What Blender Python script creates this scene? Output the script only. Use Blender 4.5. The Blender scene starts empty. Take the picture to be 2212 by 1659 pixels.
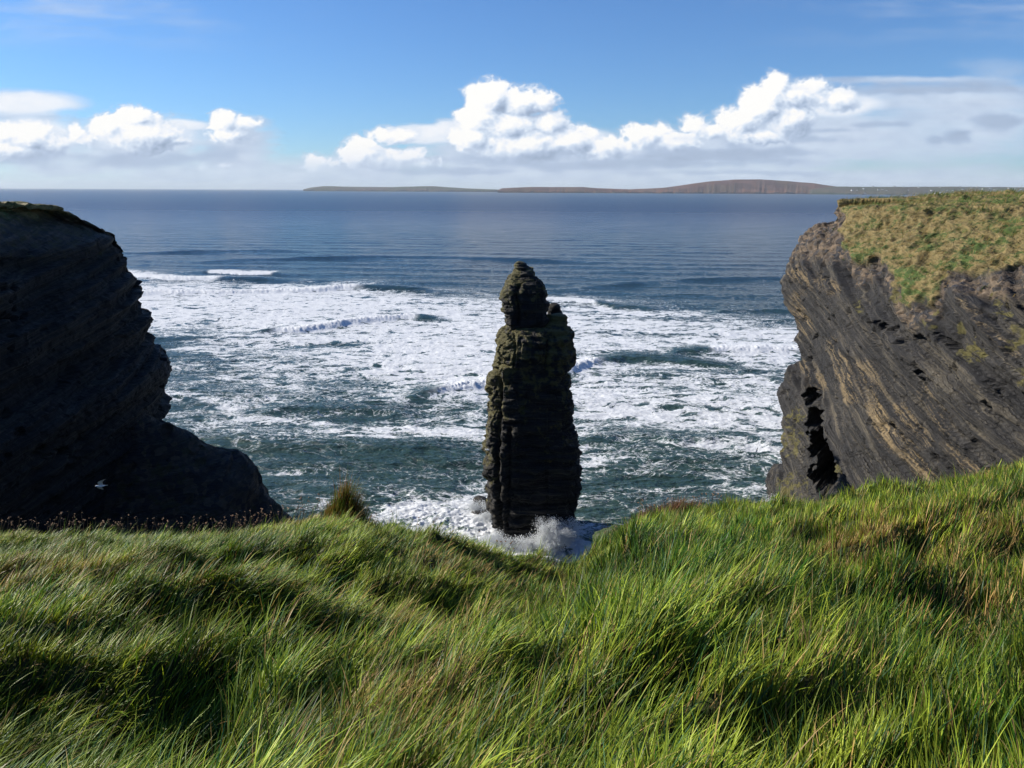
import bpy, math, random
import numpy as np
from mathutils import Matrix, Vector, Euler

# ------------------------------------------------------------------ camera, world, sun, exposure
SC = bpy.context.scene
COL = SC.collection
EYE = 50.0
PITCH = math.radians(13.7)
ROLL = math.radians(0.26)
FPX = 796.0                       # focal length in pixels of a 1024 wide frame
cam_d = bpy.data.cameras.new('camera')
cam = bpy.data.objects.new('camera', cam_d)
COL.objects.link(cam)
cam.matrix_world = (Matrix.Translation((0, 0, EYE)) @ Matrix.Rotation(math.pi/2 - PITCH, 4, 'X')
                    @ Matrix.Rotation(ROLL, 4, 'Z'))
cam_d.sensor_width = 36.0
cam_d.lens = FPX/1024*36
cam_d.clip_start = 0.05
cam_d.clip_end = 200000
SC.camera = cam

SUN_AZ = math.radians(-72)        # clockwise from +Y (view direction); negative = left
SUN_EL = math.radians(29)
SUN_DIR = Vector((math.sin(SUN_AZ)*math.cos(SUN_EL), math.cos(SUN_AZ)*math.cos(SUN_EL), math.sin(SUN_EL)))
w = bpy.data.worlds.new('World'); SC.world = w; w.use_nodes = True
wn = w.node_tree.nodes; wl = w.node_tree.links
bg = wn['Background']; bg.inputs['Strength'].default_value = 0.078
sky = wn.new('ShaderNodeTexSky'); sky.sky_type = 'NISHITA'; sky.sun_disc = False
sky.sun_elevation = SUN_EL; sky.sun_rotation = SUN_AZ; sky.altitude = 50
sky.air_density = 1.0; sky.dust_density = 0.0; sky.ozone_density = 5.0
tint = wn.new('ShaderNodeMix'); tint.data_type = 'RGBA'; tint.blend_type = 'MULTIPLY'; tint.inputs[0].default_value = 1
tint.inputs[7].default_value = (0.70, 0.92, 1.20, 1)
wl.new(sky.outputs[0], tint.inputs[6]); wl.new(tint.outputs[2], bg.inputs['Color'])
sun_d = bpy.data.lights.new('sun', 'SUN'); sun = bpy.data.objects.new('sun', sun_d); COL.objects.link(sun)
sun_d.energy = 5.0; sun_d.angle = math.radians(0.5); sun_d.color = (1.0, 0.93, 0.82)
sun.rotation_euler = SUN_DIR.to_track_quat('Z', 'Y').to_euler(); sun.location = (0, 0, 200)
SC.view_settings.view_transform = 'Standard'; SC.view_settings.look = 'None'
SC.view_settings.exposure = 0.48; SC.view_settings.gamma = 1.0; SC.view_settings.use_curve_mapping = False
SC.cycles.max_bounces = 6; SC.cycles.diffuse_bounces = 3; SC.cycles.glossy_bounces = 2
SC.cycles.transmission_bounces = 3; SC.cycles.transparent_max_bounces = 8; SC.cycles.volume_bounces = 0
SC.cycles.use_fast_gi = False
SC.cycles.use_denoising = True

rng = np.random.default_rng(11)

# ------------------------------------------------------------------ photograph measurements -> places in the world
RM = np.array(cam.matrix_world.to_3x3())
S = 1024/2212.0                   # measurements were taken on a 2212 px wide copy
def ray(px, py):
    px = np.asarray(px, float)*S; py = np.asarray(py, float)*S
    d = np.stack([(px-512)/FPX, -(py-384)/FPX, -np.ones_like(px)], -1)
    return d @ RM.T
def at_depth(px, py, Y):          # the point on the plane y = Y
    d = ray(px, py); t = Y/d[..., 1]
    return np.stack([d[..., 0]*t, d[..., 1]*t, EYE+d[..., 2]*t], -1)
def on_sea(px, py):
    d = ray(px, py); t = -EYE/np.minimum(d[..., 2], -1e-6)
    return np.stack([d[..., 0]*t, d[..., 1]*t], -1)
def project(P):                   # world -> 2212 px
    q = (np.asarray(P, float) - np.array([0, 0, EYE])) @ RM
    z = np.maximum(-q[..., 2], 1e-3)
    return (512 + FPX*q[..., 0]/z)/S, (384 - FPX*q[..., 1]/z)/S

# ------------------------------------------------------------------ numpy noise
def _hash(i, j, k, seed):
    h = (i.astype(np.uint32)*np.uint32(374761393) + j.astype(np.uint32)*np.uint32(668265263)
         + k.astype(np.uint32)*np.uint32(2147483647 - 58) + np.uint32(seed*974711 & 0xffffffff))
    h = (h ^ (h >> np.uint32(13)))*np.uint32(1274126177)
    h = (h ^ (h >> np.uint32(15)))*np.uint32(2246822519)
    h = h ^ (h >> np.uint32(16))
    return h
def noise(x, y=None, z=None, seed=0):   # value/gradient mix, about -1..1
    x = np.asarray(x, np.float64)
    y = np.zeros_like(x) if y is None else np.asarray(y, np.float64)+np.zeros_like(x)
    z = np.zeros_like(x) if z is None else np.asarray(z, np.float64)+np.zeros_like(x)
    xi, yi, zi = np.floor(x), np.floor(y), np.floor(z)
    fx, fy, fz = x-xi, y-yi, z-zi
    xi = xi.astype(np.int64); yi = yi.astype(np.int64); zi = zi.astype(np.int64)
    ux, uy, uz = [f*f*f*(f*(f*6-15)+10) for f in (fx, fy, fz)]
    out = np.zeros_like(fx)
    for a in (0, 1):
        wx = ux if a else 1-ux
        for b in (0, 1):
            wy = uy if b else 1-uy
            for c in (0, 1):
                wz = uz if c else 1-uz
                h = _hash(xi+a, yi+b, zi+c, seed)
                gx = (h & np.uint32(1023)).astype(np.float64)/511.5-1
                gy = ((h >> np.uint32(10)) & np.uint32(1023)).astype(np.float64)/511.5-1
                gz = ((h >> np.uint32(20)) & np.uint32(1023)).astype(np.float64)/511.5-1
                out += wx*wy*wz*(gx*(fx-a)+gy*(fy-b)+gz*(fz-c))
    return out*1.5
def fbm(x, y=None, z=None, o=4, seed=0, gain=0.5, lac=2.03, ridged=False, billow=False):
    s = 0; a = 1; t = 0
    x = np.asarray(x, float)
    y = np.zeros_like(x) if y is None else y
    z = np.zeros_like(x) if z is None else z
    for q in range(o):
        n = noise(x, y, z, seed+q*17)
        if ridged: n = 1-2*np.abs(n)*1.3
        if billow: n = 2*np.abs(n)*1.3-0.7
        s = s+n*a; t += a; a *= gain
        x = x*lac+3.1; y = y*lac+7.7; z = z*lac+1.3
    return s/t
def worley(x, y, z=None, seed=0):       # (F1, cell random)
    x = np.asarray(x, float); y = np.asarray(y, float); z = np.zeros_like(x) if z is None else np.asarray(z, float)
    xi, yi, zi = [np.floor(v).astype(np.int64) for v in (x, y, z)]
    best = np.full(x.shape, 9.0); rnd = np.zeros(x.shape); sec = np.full(x.shape, 9.0)
    for a in (-1, 0, 1):
        for b in (-1, 0, 1):
            for c in (-1, 0, 1):
                h = _hash(xi+a, yi+b, zi+c, seed)
                px = xi+a+(h & np.uint32(1023))/1023.0
                py = yi+b+((h >> np.uint32(10)) & np.uint32(1023))/1023.0
                pz = zi+c+((h >> np.uint32(20)) & np.uint32(1023))/1023.0
                d = (px-x)**2+(py-y)**2+(pz-z)**2
                m = d < best
                sec = np.where(m, best, np.minimum(sec, d))
                rnd = np.where(m, (h >> np.uint32(7) & np.uint32(4095))/4095.0, rnd)
                best = np.where(m, d, best)
    return np.sqrt(best), rnd, np.sqrt(sec)
def sstep(a, b, x):
    t = np.clip((x-a)/(b-a), 0, 1); return t*t*(3-2*t)
def lerp(a, b, t): return a+(b-a)*t

# ------------------------------------------------------------------ mesh and tagging helpers
def tag(o, label=None, cat=None, group=None, kind=None):
    if label: o['label'] = label
    if cat: o['category'] = cat
    if group: o['group'] = group
    if kind: o['kind'] = kind
    return o
def mesh_np(name, V, F, mat=None, parent=None, smooth=True, attrs=None, colors=None, fsize=None):
    """V (n,3); F (m,3|4) or, with fsize, a flat index array and a face-size array."""
    me = bpy.data.meshes.new(name)
    V = np.ascontiguousarray(V, np.float32)
    me.vertices.add(len(V)); me.vertices.foreach_set('co', V.ravel())
    if fsize is None:
        F = np.ascontiguousarray(F, np.int32); k = F.shape[1]; m = len(F)
        tot = np.full(m, k, np.int32); flat = F.ravel()
    else:
        flat = np.ascontiguousarray(F, np.int32); tot = np.ascontiguousarray(fsize, np.int32); m = len(tot)
    start = np.concatenate([[0], np.cumsum(tot)[:-1]]).astype(np.int32)
    me.loops.add(len(flat)); me.loops.foreach_set('vertex_index', flat)
    me.polygons.add(m); me.polygons.foreach_set('loop_start', start)
    me.polygons.foreach_set('loop_total', tot)
    me.polygons.foreach_set('use_smooth', np.full(m, bool(smooth)))
    for k_, a in (attrs or {}).items():
        at = me.attributes.new(k_, 'FLOAT', 'POINT'); at.data.foreach_set('value', np.ascontiguousarray(a, np.float32).ravel())
    for k_, a in (colors or {}).items():
        at = me.attributes.new(k_, 'FLOAT_COLOR', 'POINT')
        a = np.asarray(a, np.float32)
        if a.shape[1] == 3: a = np.concatenate([a, np.ones((len(a), 1), np.float32)], 1)
        at.data.foreach_set('color', np.ascontiguousarray(a).ravel())
    me.update(calc_edges=True)
    if mat: me.materials.append(mat)
    o = bpy.data.objects.new(name, me); COL.objects.link(o)
    if parent: o.parent = parent
    return o
def grid_faces(nu, nv, flip=False, wrap=False):
    i = np.arange(nu if wrap else nu-1)[:, None]; j = np.arange(nv-1)[None, :]
    a = (i*nv+j); b = (((i+1) % nu)*nv+j)
    q = np.stack([a, b, b+1, a+1], -1).reshape(-1, 4)
    return q[:, ::-1] if flip else q
def grid_normals(P, wrap=False):
    if wrap:
        du = np.roll(P, -1, 0)-np.roll(P, 1, 0)
    else:
        du = np.gradient(P, axis=0)
    dv = np.gradient(P, axis=1)
    n = np.cross(du, dv); n /= np.linalg.norm(n, axis=-1, keepdims=True)+1e-9
    return n
def blur(a, k, axis):
    for _ in range(k):
        a = (np.take(a, np.clip(np.arange(a.shape[axis])-1, 0, None), axis)+2*a
             + np.take(a, np.clip(np.arange(a.shape[axis])+1, None, a.shape[axis]-1), axis))/4
    return a
def spline(pts, n):               # Catmull-Rom through points, n samples equally spaced by arc length
    P = np.asarray(pts, float); P = np.vstack([2*P[0]-P[1], P, 2*P[-1]-P[-2]])
    out = []
    for i in range(1, len(P)-2):
        t = np.linspace(0, 1, 60, endpoint=False)[:, None]
        p0, p1, p2, p3 = P[i-1], P[i], P[i+1], P[i+2]
        out.append(0.5*(2*p1+(p2-p0)*t+(2*p0-5*p1+4*p2-p3)*t*t+(3*p1-p0-3*p2+p3)*t**3))
    out.append(P[-2][None]); Q = np.vstack(out)
    d = np.concatenate([[0], np.cumsum(np.linalg.norm(np.diff(Q, axis=0), axis=1))])
    if np.isscalar(n): n = np.linspace(0, 1, n)
    s = n*d[-1]
    return np.stack([np.interp(s, d, Q[:, k]) for k in range(Q.shape[1])], -1)

class NT:                         # terse node-tree builder
    def __init__(self, name):
        self.m = bpy.data.materials.new(name); self.m.use_nodes = True
        self.n = self.m.node_tree.nodes; self.l = self.m.node_tree.links; self.n.clear()
        self.out = self.n.new('ShaderNodeOutputMaterial')
    def set(self, sock, v):
        if v is None: return
        if isinstance(v, bpy.types.NodeSocket): self.l.new(v, sock)
        elif isinstance(v, (tuple, list)) and len(v) == 3 and sock.type == 'RGBA': sock.default_value = (*v, 1)
        else: sock.default_value = v
    def math(self, op, a, b=None, c=None, clamp=False):
        n = self.n.new('ShaderNodeMath'); n.operation = op; n.use_clamp = clamp
        self.set(n.inputs[0], a); self.set(n.inputs[1], b); self.set(n.inputs[2], c); return n.outputs[0]
    def vmath(self, op, a, b=None):
        n = self.n.new('ShaderNodeVectorMath'); n.operation = op
        self.set(n.inputs[0], a); self.set(n.inputs[1], b); return n.outputs[0]
    def ss(self, x, a, b, to=(0, 1), kind='SMOOTHSTEP'):
        n = self.n.new('ShaderNodeMapRange'); n.interpolation_type = kind
        self.set(n.inputs['Value'], x); self.set(n.inputs['From Min'], a); self.set(n.inputs['From Max'], b)
        n.inputs['To Min'].default_value = to[0]; n.inputs['To Max'].default_value = to[1]; return n.outputs[0]
    def mix(self, f, a, b, mode='MIX'):
        n = self.n.new('ShaderNodeMix'); n.data_type = 'RGBA'; n.blend_type = mode
        self.set(n.inputs[0], f); self.set(n.inputs[6], a); self.set(n.inputs[7], b); return n.outputs[2]
    def attr(self, name, out='Fac'):
        n = self.n.new('ShaderNodeAttribute'); n.attribute_name = name; return n.outputs[out]
    def pos(self, scale=None, rot=None):
        g = self.n.new('ShaderNodeNewGeometry').outputs['Position']
        if scale is None and rot is None: return g
        if rot is not None:
            m = self.n.new('ShaderNodeMapping'); self.l.new(g, m.inputs['Vector']); m.inputs['Rotation'].default_value = rot; g = m.outputs[0]
        m = self.n.new('ShaderNodeMapping'); self.l.new(g, m.inputs['Vector']); m.inputs['Scale'].default_value = scale or (1, 1, 1)
        return m.outputs[0]
    def noise(self, vec, scale=1.0, detail=4, rough=0.55, dist=0.0, lac=2.0):
        n = self.n.new('ShaderNodeTexNoise'); self.set(n.inputs['Vector'], vec); n.inputs['Scale'].default_value = scale
        n.inputs['Detail'].default_value = detail; n.inputs['Roughness'].default_value = rough
        n.inputs['Distortion'].default_value = dist; n.inputs['Lacunarity'].default_value = lac; return n.outputs['Fac']
    def noisec(self, vec, scale=1.0, detail=2):
        n = self.n.new('ShaderNodeTexNoise'); self.set(n.inputs['Vector'], vec); n.inputs['Scale'].default_value = scale
        n.inputs['Detail'].default_value = detail; return n.outputs['Color']
    def voro(self, vec, scale=1.0, feature='F1', out='Distance', rand=1.0):
        n = self.n.new('ShaderNodeTexVoronoi'); n.feature = feature; self.set(n.inputs['Vector'], vec); n.inputs['Scale'].default_value = scale
        n.inputs['Randomness'].default_value = rand
        return n.outputs[out]
    def ramp(self, f, stops):
        n = self.n.new('ShaderNodeValToRGB'); self.set(n.inputs[0], f); e = n.color_ramp.elements
        e[0].position = stops[0][0]; e[0].color = (*stops[0][1], 1); e[1].position = stops[-1][0]; e[1].color = (*stops[-1][1], 1)
        for p, c in stops[1:-1]:
            x = e.new(p); x.color = (*c, 1)
        return n.outputs[0]
    def bump(self, h, strength=1.0, dist=0.1, normal=None):
        n = self.n.new('ShaderNodeBump'); n.inputs['Strength'].default_value = strength; n.inputs['Distance'].default_value = dist
        self.set(n.inputs['Height'], h); self.set(n.inputs['Normal'], normal); return n.outputs[0]
    def principled(self, color, rough=0.8, normal=None, spec=0.5, ior=None):
        n = self.n.new('ShaderNodeBsdfPrincipled'); self.set(n.inputs['Base Color'], color); self.set(n.inputs['Roughness'], rough)
        self.set(n.inputs['Normal'], normal); self.set(n.inputs['Specular IOR Level'], spec)
        if ior: n.inputs['IOR'].default_value = ior
        return n.outputs[0]
    def mixsh(self, f, a, b):
        n = self.n.new('ShaderNodeMixShader'); self.set(n.inputs[0], f); self.l.new(a, n.inputs[1]); self.l.new(b, n.inputs[2]); return n.outputs[0]
    def surface(self, s): self.l.new(s, self.out.inputs['Surface']); return self.m
# ------------------------------------------------------------------ sky backdrop with clouds, 80 km away
def build_sky():
    nu, nv = 1500, 400
    az = np.radians(np.linspace(-47, 47, nu))[:, None]; el = np.radians(np.linspace(-0.6, 15.5, nv))[None, :]
    D = np.stack([np.sin(az)*np.cos(el), np.cos(az)*np.cos(el), np.sin(el)+0*az], -1)
    X, Y = project(D*1000+np.array([0, 0, EYE]))
    blobs = [  # x, y, rx, ry : cumulus heads
        (1055,212,55,40),(1125,222,60,36),(1175,222,36,24),(1040,252,58,40),(1015,295,48,30),(1095,272,80,40),(1130,312,110,40),
        (1235,302,70,36),(1300,318,60,30),(1185,265,45,30),(780,328,46,34),(820,345,60,26),(868,338,60,20),(905,352,50,14),(845,292,50,20),
        (682,349,32,16),(719,356,14,11),(1395,292,52,26),(1428,276,32,16),(1340,315,44,20),(1505,266,36,20),(1545,280,44,22),(1600,262,60,32),
        (1648,226,52,44),(1674,188,34,32),(1716,204,50,30),(1640,290,80,26),(1700,262,60,40),(1800,212,58,26),(1765,190,40,22),(1460,305,60,26),
        (292,258,66,28),(240,272,44,32),(300,292,90,40),(345,292,50,24),(165,286,20,22),(180,302,40,18),(58,296,62,34),(18,288,40,26),
        (106,312,48,24),(40,320,90,24),(480,262,34,26),(525,266,38,18),(500,288,48,22),(380,300,30,14),(440,356,10,5),(484,356,16,5)]
    soft = [   # x, y, rx, ry, edge softness : veils, anvils
        (915,290,110,24,.5),(985,276,60,22,.5),(50,222,150,34,1.),(40,262,90,40,.9),(320,330,190,60,.8),(150,345,200,45,.8),(500,330,80,60,.9),
        (1100,352,240,50,.7),(1350,345,200,42,.7),(1600,335,260,60,.7),(2010,212,270,34,.9),(2000,290,290,110,1.1),(2150,250,160,110,1.1),
        (1760,270,190,90,.8),(1500,318,260,50,.7),(1080,320,170,70,.6),(1230,330,150,60,.7),(800,350,110,40,.7),(300,300,170,60,.7),(70,300,130,70,.7),(520,310,90,70,.8),(620,372,600,44,1.),(1600,385,900,34,1.),(2150,140,110,24,1.4),(1960,172,260,12,1.2),(1750,300,300,70,1.),(380,270,80,12,1.2)]
    dark = [   # x, y, rx, ry, weight : grey patches within the clouds
        (1995,188,260,20,.75),(2068,293,42,18,1.),(2020,300,26,9,.7),(2150,262,66,22,.8),(1900,268,70,9,.6),(1800,280,70,8,.5),(1560,335,230,26,.85),
        (1700,300,90,12,.6),(1400,352,330,14,.8),(1130,345,200,22,.7),(960,368,160,12,.6),(1210,355,120,16,.6),(300,345,180,26,.55),(470,330,70,26,.5),
        (60,340,120,20,.5),(1830,170,90,8,.5),(1600,372,330,8,.4),(1720,192,40,6,.3),(560,300,60,40,.25),(1480,300,50,10,.5)]
    def field(X, Y):
        wx = 14*fbm(X/90, Y/70, o=3, seed=5); wy = 10*fbm(X/80, Y/60, o=3, seed=9)
        x = X+wx; y = Y+wy
        F = np.full(X.shape, -3.0)
        for bx, by, rx, ry in blobs:
            v = 1-np.sqrt(((x-bx)/rx/1.12)**2+((y-by)/ry/1.12)**2)
            F = np.maximum(F, v*min(rx, ry)/30)
        b = fbm(x/44, y/36, 0.3+0*x, o=6, seed=31, gain=.55, billow=True)
        c = fbm(x/16, y/13, 1.3+0*x, o=4, seed=41, gain=.6, billow=True)
        return F*0.95 - 0.36*b - 0.11*c + .05
    F = field(X, Y)
    e1 = field(X-9, Y-9); e2 = field(X-26, Y-20)
    cum = sstep(-.06, .34, F)*(1-.45*sstep(335, 375, Y))
    wisp = fbm(X/150, Y/22, o=5, seed=77)
    wisp2 = fbm(X/60, Y/24, o=5, seed=78)
    sv = np.zeros_like(F)
    for bx, by, rx, ry, sf in soft:
        d = np.sqrt(((X-bx+25*wisp2)/rx)**2+((Y-by+8*wisp2)/ry)**2)
        v = (1-sstep(1-.75*min(sf, 1.2), 1.12, d+.35*wisp+.15*wisp2))*(0.92 if sf < 1.35 else .3)
        sv = 1-(1-sv)*(1-v*.9)
    bright = np.zeros_like(F)
    for bx, by, rx, ry in [(905,288,115,24),(985,276,60,24),(50,220,150,30),(380,268,90,14),(1800,225,120,30),(1250,300,90,26),(300,290,140,40),(70,290,110,40)]:
        d = np.sqrt(((X-bx+12*wisp2)/rx)**2+((Y-by+5*wisp2)/ry)**2)
        bright = np.maximum(bright, 1-sstep(.55, 1.1, d+.15*wisp))
    sv = 1-(1-sv)*(1-.85*bright)
    dk = np.zeros_like(F)
    for bx, by, rx, ry, wt in dark:
        d = np.sqrt(((X-bx+20*wisp2)/rx)**2+((Y-by+6*wisp)/ry)**2)
        dk = np.maximum(dk, wt*(1-sstep(.25, 1.15, d+.5*wisp2+.2*wisp)))
    # high thin wisps near the top of the frame and general streaks
    hi = sstep(.1, .75, fbm(X/330, Y/60, o=4, seed=90)+.25)*(sstep(130, 0, Y)*.55)*(sstep(750, 200, X)+sstep(1500, 2100, X)*.9)
    flat = sstep(300, 385, Y+20*wisp)*(.55+.25*wisp)*np.clip(1-np.abs(X-640)/160, .0, 1)   # gap near x=640 stays thin
    low = sstep(345, 398, Y+10*wisp)*(.55+.35*wisp2)
    cover = 1-(1-cum)*(1-np.clip(sv, 0, 1))*(1-np.clip(hi, 0, .5))*(1-np.clip(low, 0, .75))*(1-dk*.85)
    # sunlit and shaded sides painted into each puff's glow: thin towards the sun (upper left) = bright
    e3 = field(X-50, Y-30)
    lit = .72+.55*(F-e1)+.48*(F-e2)+.18*(F-e3)
    lit = np.clip(lit, 0, 1)
    base = sstep(395, 300, Y)                       # bases lose contrast
    L = lerp(.50+.16*wisp2+.1*wisp, lerp(.46+.1*wisp, lit, .35+.65*base), cum*sstep(.0, .35, F))
    L = L+(1-cum)*bright*.30
    L = L*(1-.62*dk*(1-.35*cum))
    L = np.where(cum > .5, L, np.maximum(L, .18))
    edge = sstep(math.radians(46.5), math.radians(41), np.abs(az)+0*el)*sstep(math.radians(15.4), math.radians(13.5), el+0*az)
    V = (D*80000).reshape(-1, 3)
    t = NT('cloudy_sky')
    L_ = t.attr('lightness'); c_ = t.attr('cover')
    col = t.ramp(L_, [(0.0, (.30, .38, .52)), (.35, (.45, .55, .72)), (.62, (.68, .77, .90)), (.85, (.90, .92, .965)), (1.0, (1.0, .99, .965))])
    em = t.n.new('ShaderNodeEmission'); t.set(em.inputs['Color'], col); em.inputs['Strength'].default_value = 0.74
    tr = t.n.new('ShaderNodeBsdfTransparent')
    m = t.surface(t.mixsh(c_, tr.outputs[0], em.outputs[0]))
    o = mesh_np('sky', V, grid_faces(nu, nv), m, attrs={'cover': np.clip(cover*edge, 0, 1), 'lightness': np.clip(L, 0, 1)})
    tag(o, 'blue sky with white cumulus clouds above the sea horizon', kind='structure')
build_sky()
# ------------------------------------------------------------------ sea: one displaced sheet to the horizon
BREAKERS = [   # polyline on the photograph (2212 px), ridge height m, whitewater from..to along the line, half width m
    ([(180,588),(300,596),(380,603),(480,604),(620,606)], 1.9, (0.0, .72), 5.0),
    ([(430,588),(560,592),(640,596)], 1.3, (0.1, .75), 4.0),
    ([(180,642),(300,638),(420,636),(560,632),(680,628),(760,624),(860,626),(960,634)], 2.4, (0.0, .74), 5.0),
    ([(540,722),(600,716),(660,712),(760,700),(830,694),(885,690),(960,694)], 2.3, (.12, .84), 4.2),
    ([(880,858),(930,850),(980,843),(1060,832),(1120,826),(1180,815),(1230,802),(1262,790),(1290,781),(1400,779),(1520,790),(1620,800)], 2.1, (.08, .56), 3.6),
    ([(1150,652),(1200,650),(1260,654),(1340,664),(1440,668)], 1.6, (0.0, .5), 4.0),
    ([(1440,768),(1560,762),(1640,758),(1760,754)], 1.5, (.3, 1.), 3.0),
    ([(440,566),(640,560),(900,556),(1250,566)], 1.5, (2, 3), 6.0),
    ([(-60,548),(300,548),(560,542),(700,546)], 1.6, (2, 3), 7.0),
    ([(1200,628),(1500,606),(1750,600)], 1.1, (2, 3), 6.0),
    ([(1540,676),(1640,672),(1760,676)], 1.2, (2, 3), 4.0),
    ([(560,888),(700,884),(840,894),(900,906)], .8, (2, 3), 3.0),
    ([(520,1010),(700,1002),(900,1006),(1060,1000)], .8, (2, 3), 3.0),
    ([(640,1060),(800,1050),(1000,1058)], .7, (2, 3), 3.0),
    ([(1250,962),(1400,950),(1700,966)], .7, (2, 3), 3.0),
    ([(440,965),(640,962),(860,972),(1000,968)], .8, (2, 3), 3.0)]
def line_field(Xw, Yw, pts):      # signed distance in depth and position along a polyline given in pixels
    P = on_sea([p[0] for p in pts], [p[1] for p in pts]); Q = spline(P, 120)
    x0, x1 = Q[0, 0], Q[-1, 0]
    yy = np.interp(Xw, Q[:, 0], Q[:, 1]); u = (Xw-x0)/(x1-x0)
    return Yw-yy, u
ROWS = [520,578,590,604,618,630,650,680,710,740,770,800,830,860,890,920,950,980,1010,1050,1090,1130,1180,1240]
COLS = [0,300,380,460,560,680,800,920,1040,1160,1260,1400,1550,1700,2212]
DENS = [  # foam density over ROWS x COLS
 [0,0,0,0,0,0,0,0,0,0,0,0,0,0,0],
 [.0,.0,.0,.0,.0,.0,0,0,0,0,0,0,0,0,0],
 [.3,.3,.2,.1,.06,0,0,0,0,0,0,0,0,0,0],
 [.5,.5,.4,.3,.1,.06,.05,.03,0,0,0,0,0,0,0],
 [.85,.8,.75,.7,.65,.6,.4,.10,.05,0,0,0,0,0,0],
 [.95,.95,.9,.9,.9,.9,.7,.28,.22,.12,.1,0,0,0,0],
 [.95,.95,.92,.92,.92,.92,.88,.74,.6,.7,.65,.15,.05,.02,0],
 [.9,.9,.88,.88,.88,.9,.88,.86,.8,.8,.78,.72,.5,.12,.1],
 [.55,.55,.62,.72,.8,.78,.86,.88,.86,.82,.78,.76,.74,.55,.5],
 [.2,.22,.45,.6,.7,.76,.84,.88,.88,.85,.8,.76,.75,.8,.8],
 [.1,.14,.38,.45,.56,.66,.78,.88,.9,.88,.72,.6,.6,.72,.72],
 [.12,.2,.34,.4,.5,.6,.7,.88,.9,.9,.66,.5,.52,.55,.5],
 [.3,.35,.4,.38,.46,.45,.55,.82,.88,.88,.74,.62,.6,.58,.55],
 [.35,.42,.42,.38,.55,.40,.44,.5,.5,.74,.78,.72,.66,.64,.6],
 [.4,.48,.46,.52,.48,.36,.36,.36,.4,.6,.76,.78,.74,.7,.7],
 [.4,.46,.44,.56,.5,.42,.42,.4,.4,.55,.68,.74,.76,.76,.7],
 [.14,.16,.22,.36,.52,.58,.52,.55,.46,.5,.52,.56,.6,.66,.6],
 [.1,.1,.14,.16,.22,.28,.30,.34,.3,.4,.46,.44,.42,.48,.4],
 [.1,.1,.16,.18,.22,.30,.24,.22,.26,.3,.36,.40,.36,.42,.4],
 [.1,.1,.16,.2,.26,.28,.28,.34,.42,.4,.42,.44,.40,.46,.4],
 [.1,.1,.16,.2,.26,.3,.32,.42,.62,.6,.34,.3,.3,.5,.45],
 [.1,.1,.1,.1,.2,.3,.34,.42,.6,.66,.4,.2,.2,.4,.4],
 [.1,.1,.1,.1,.2,.3,.34,.40,.5,.6,.5,.3,.3,.4,.4],
 [.1,.1,.1,.1,.2,.3,.34,.36,.4,.45,.4,.3,.3,.4,.4]]
STACK_XY = None
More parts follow.
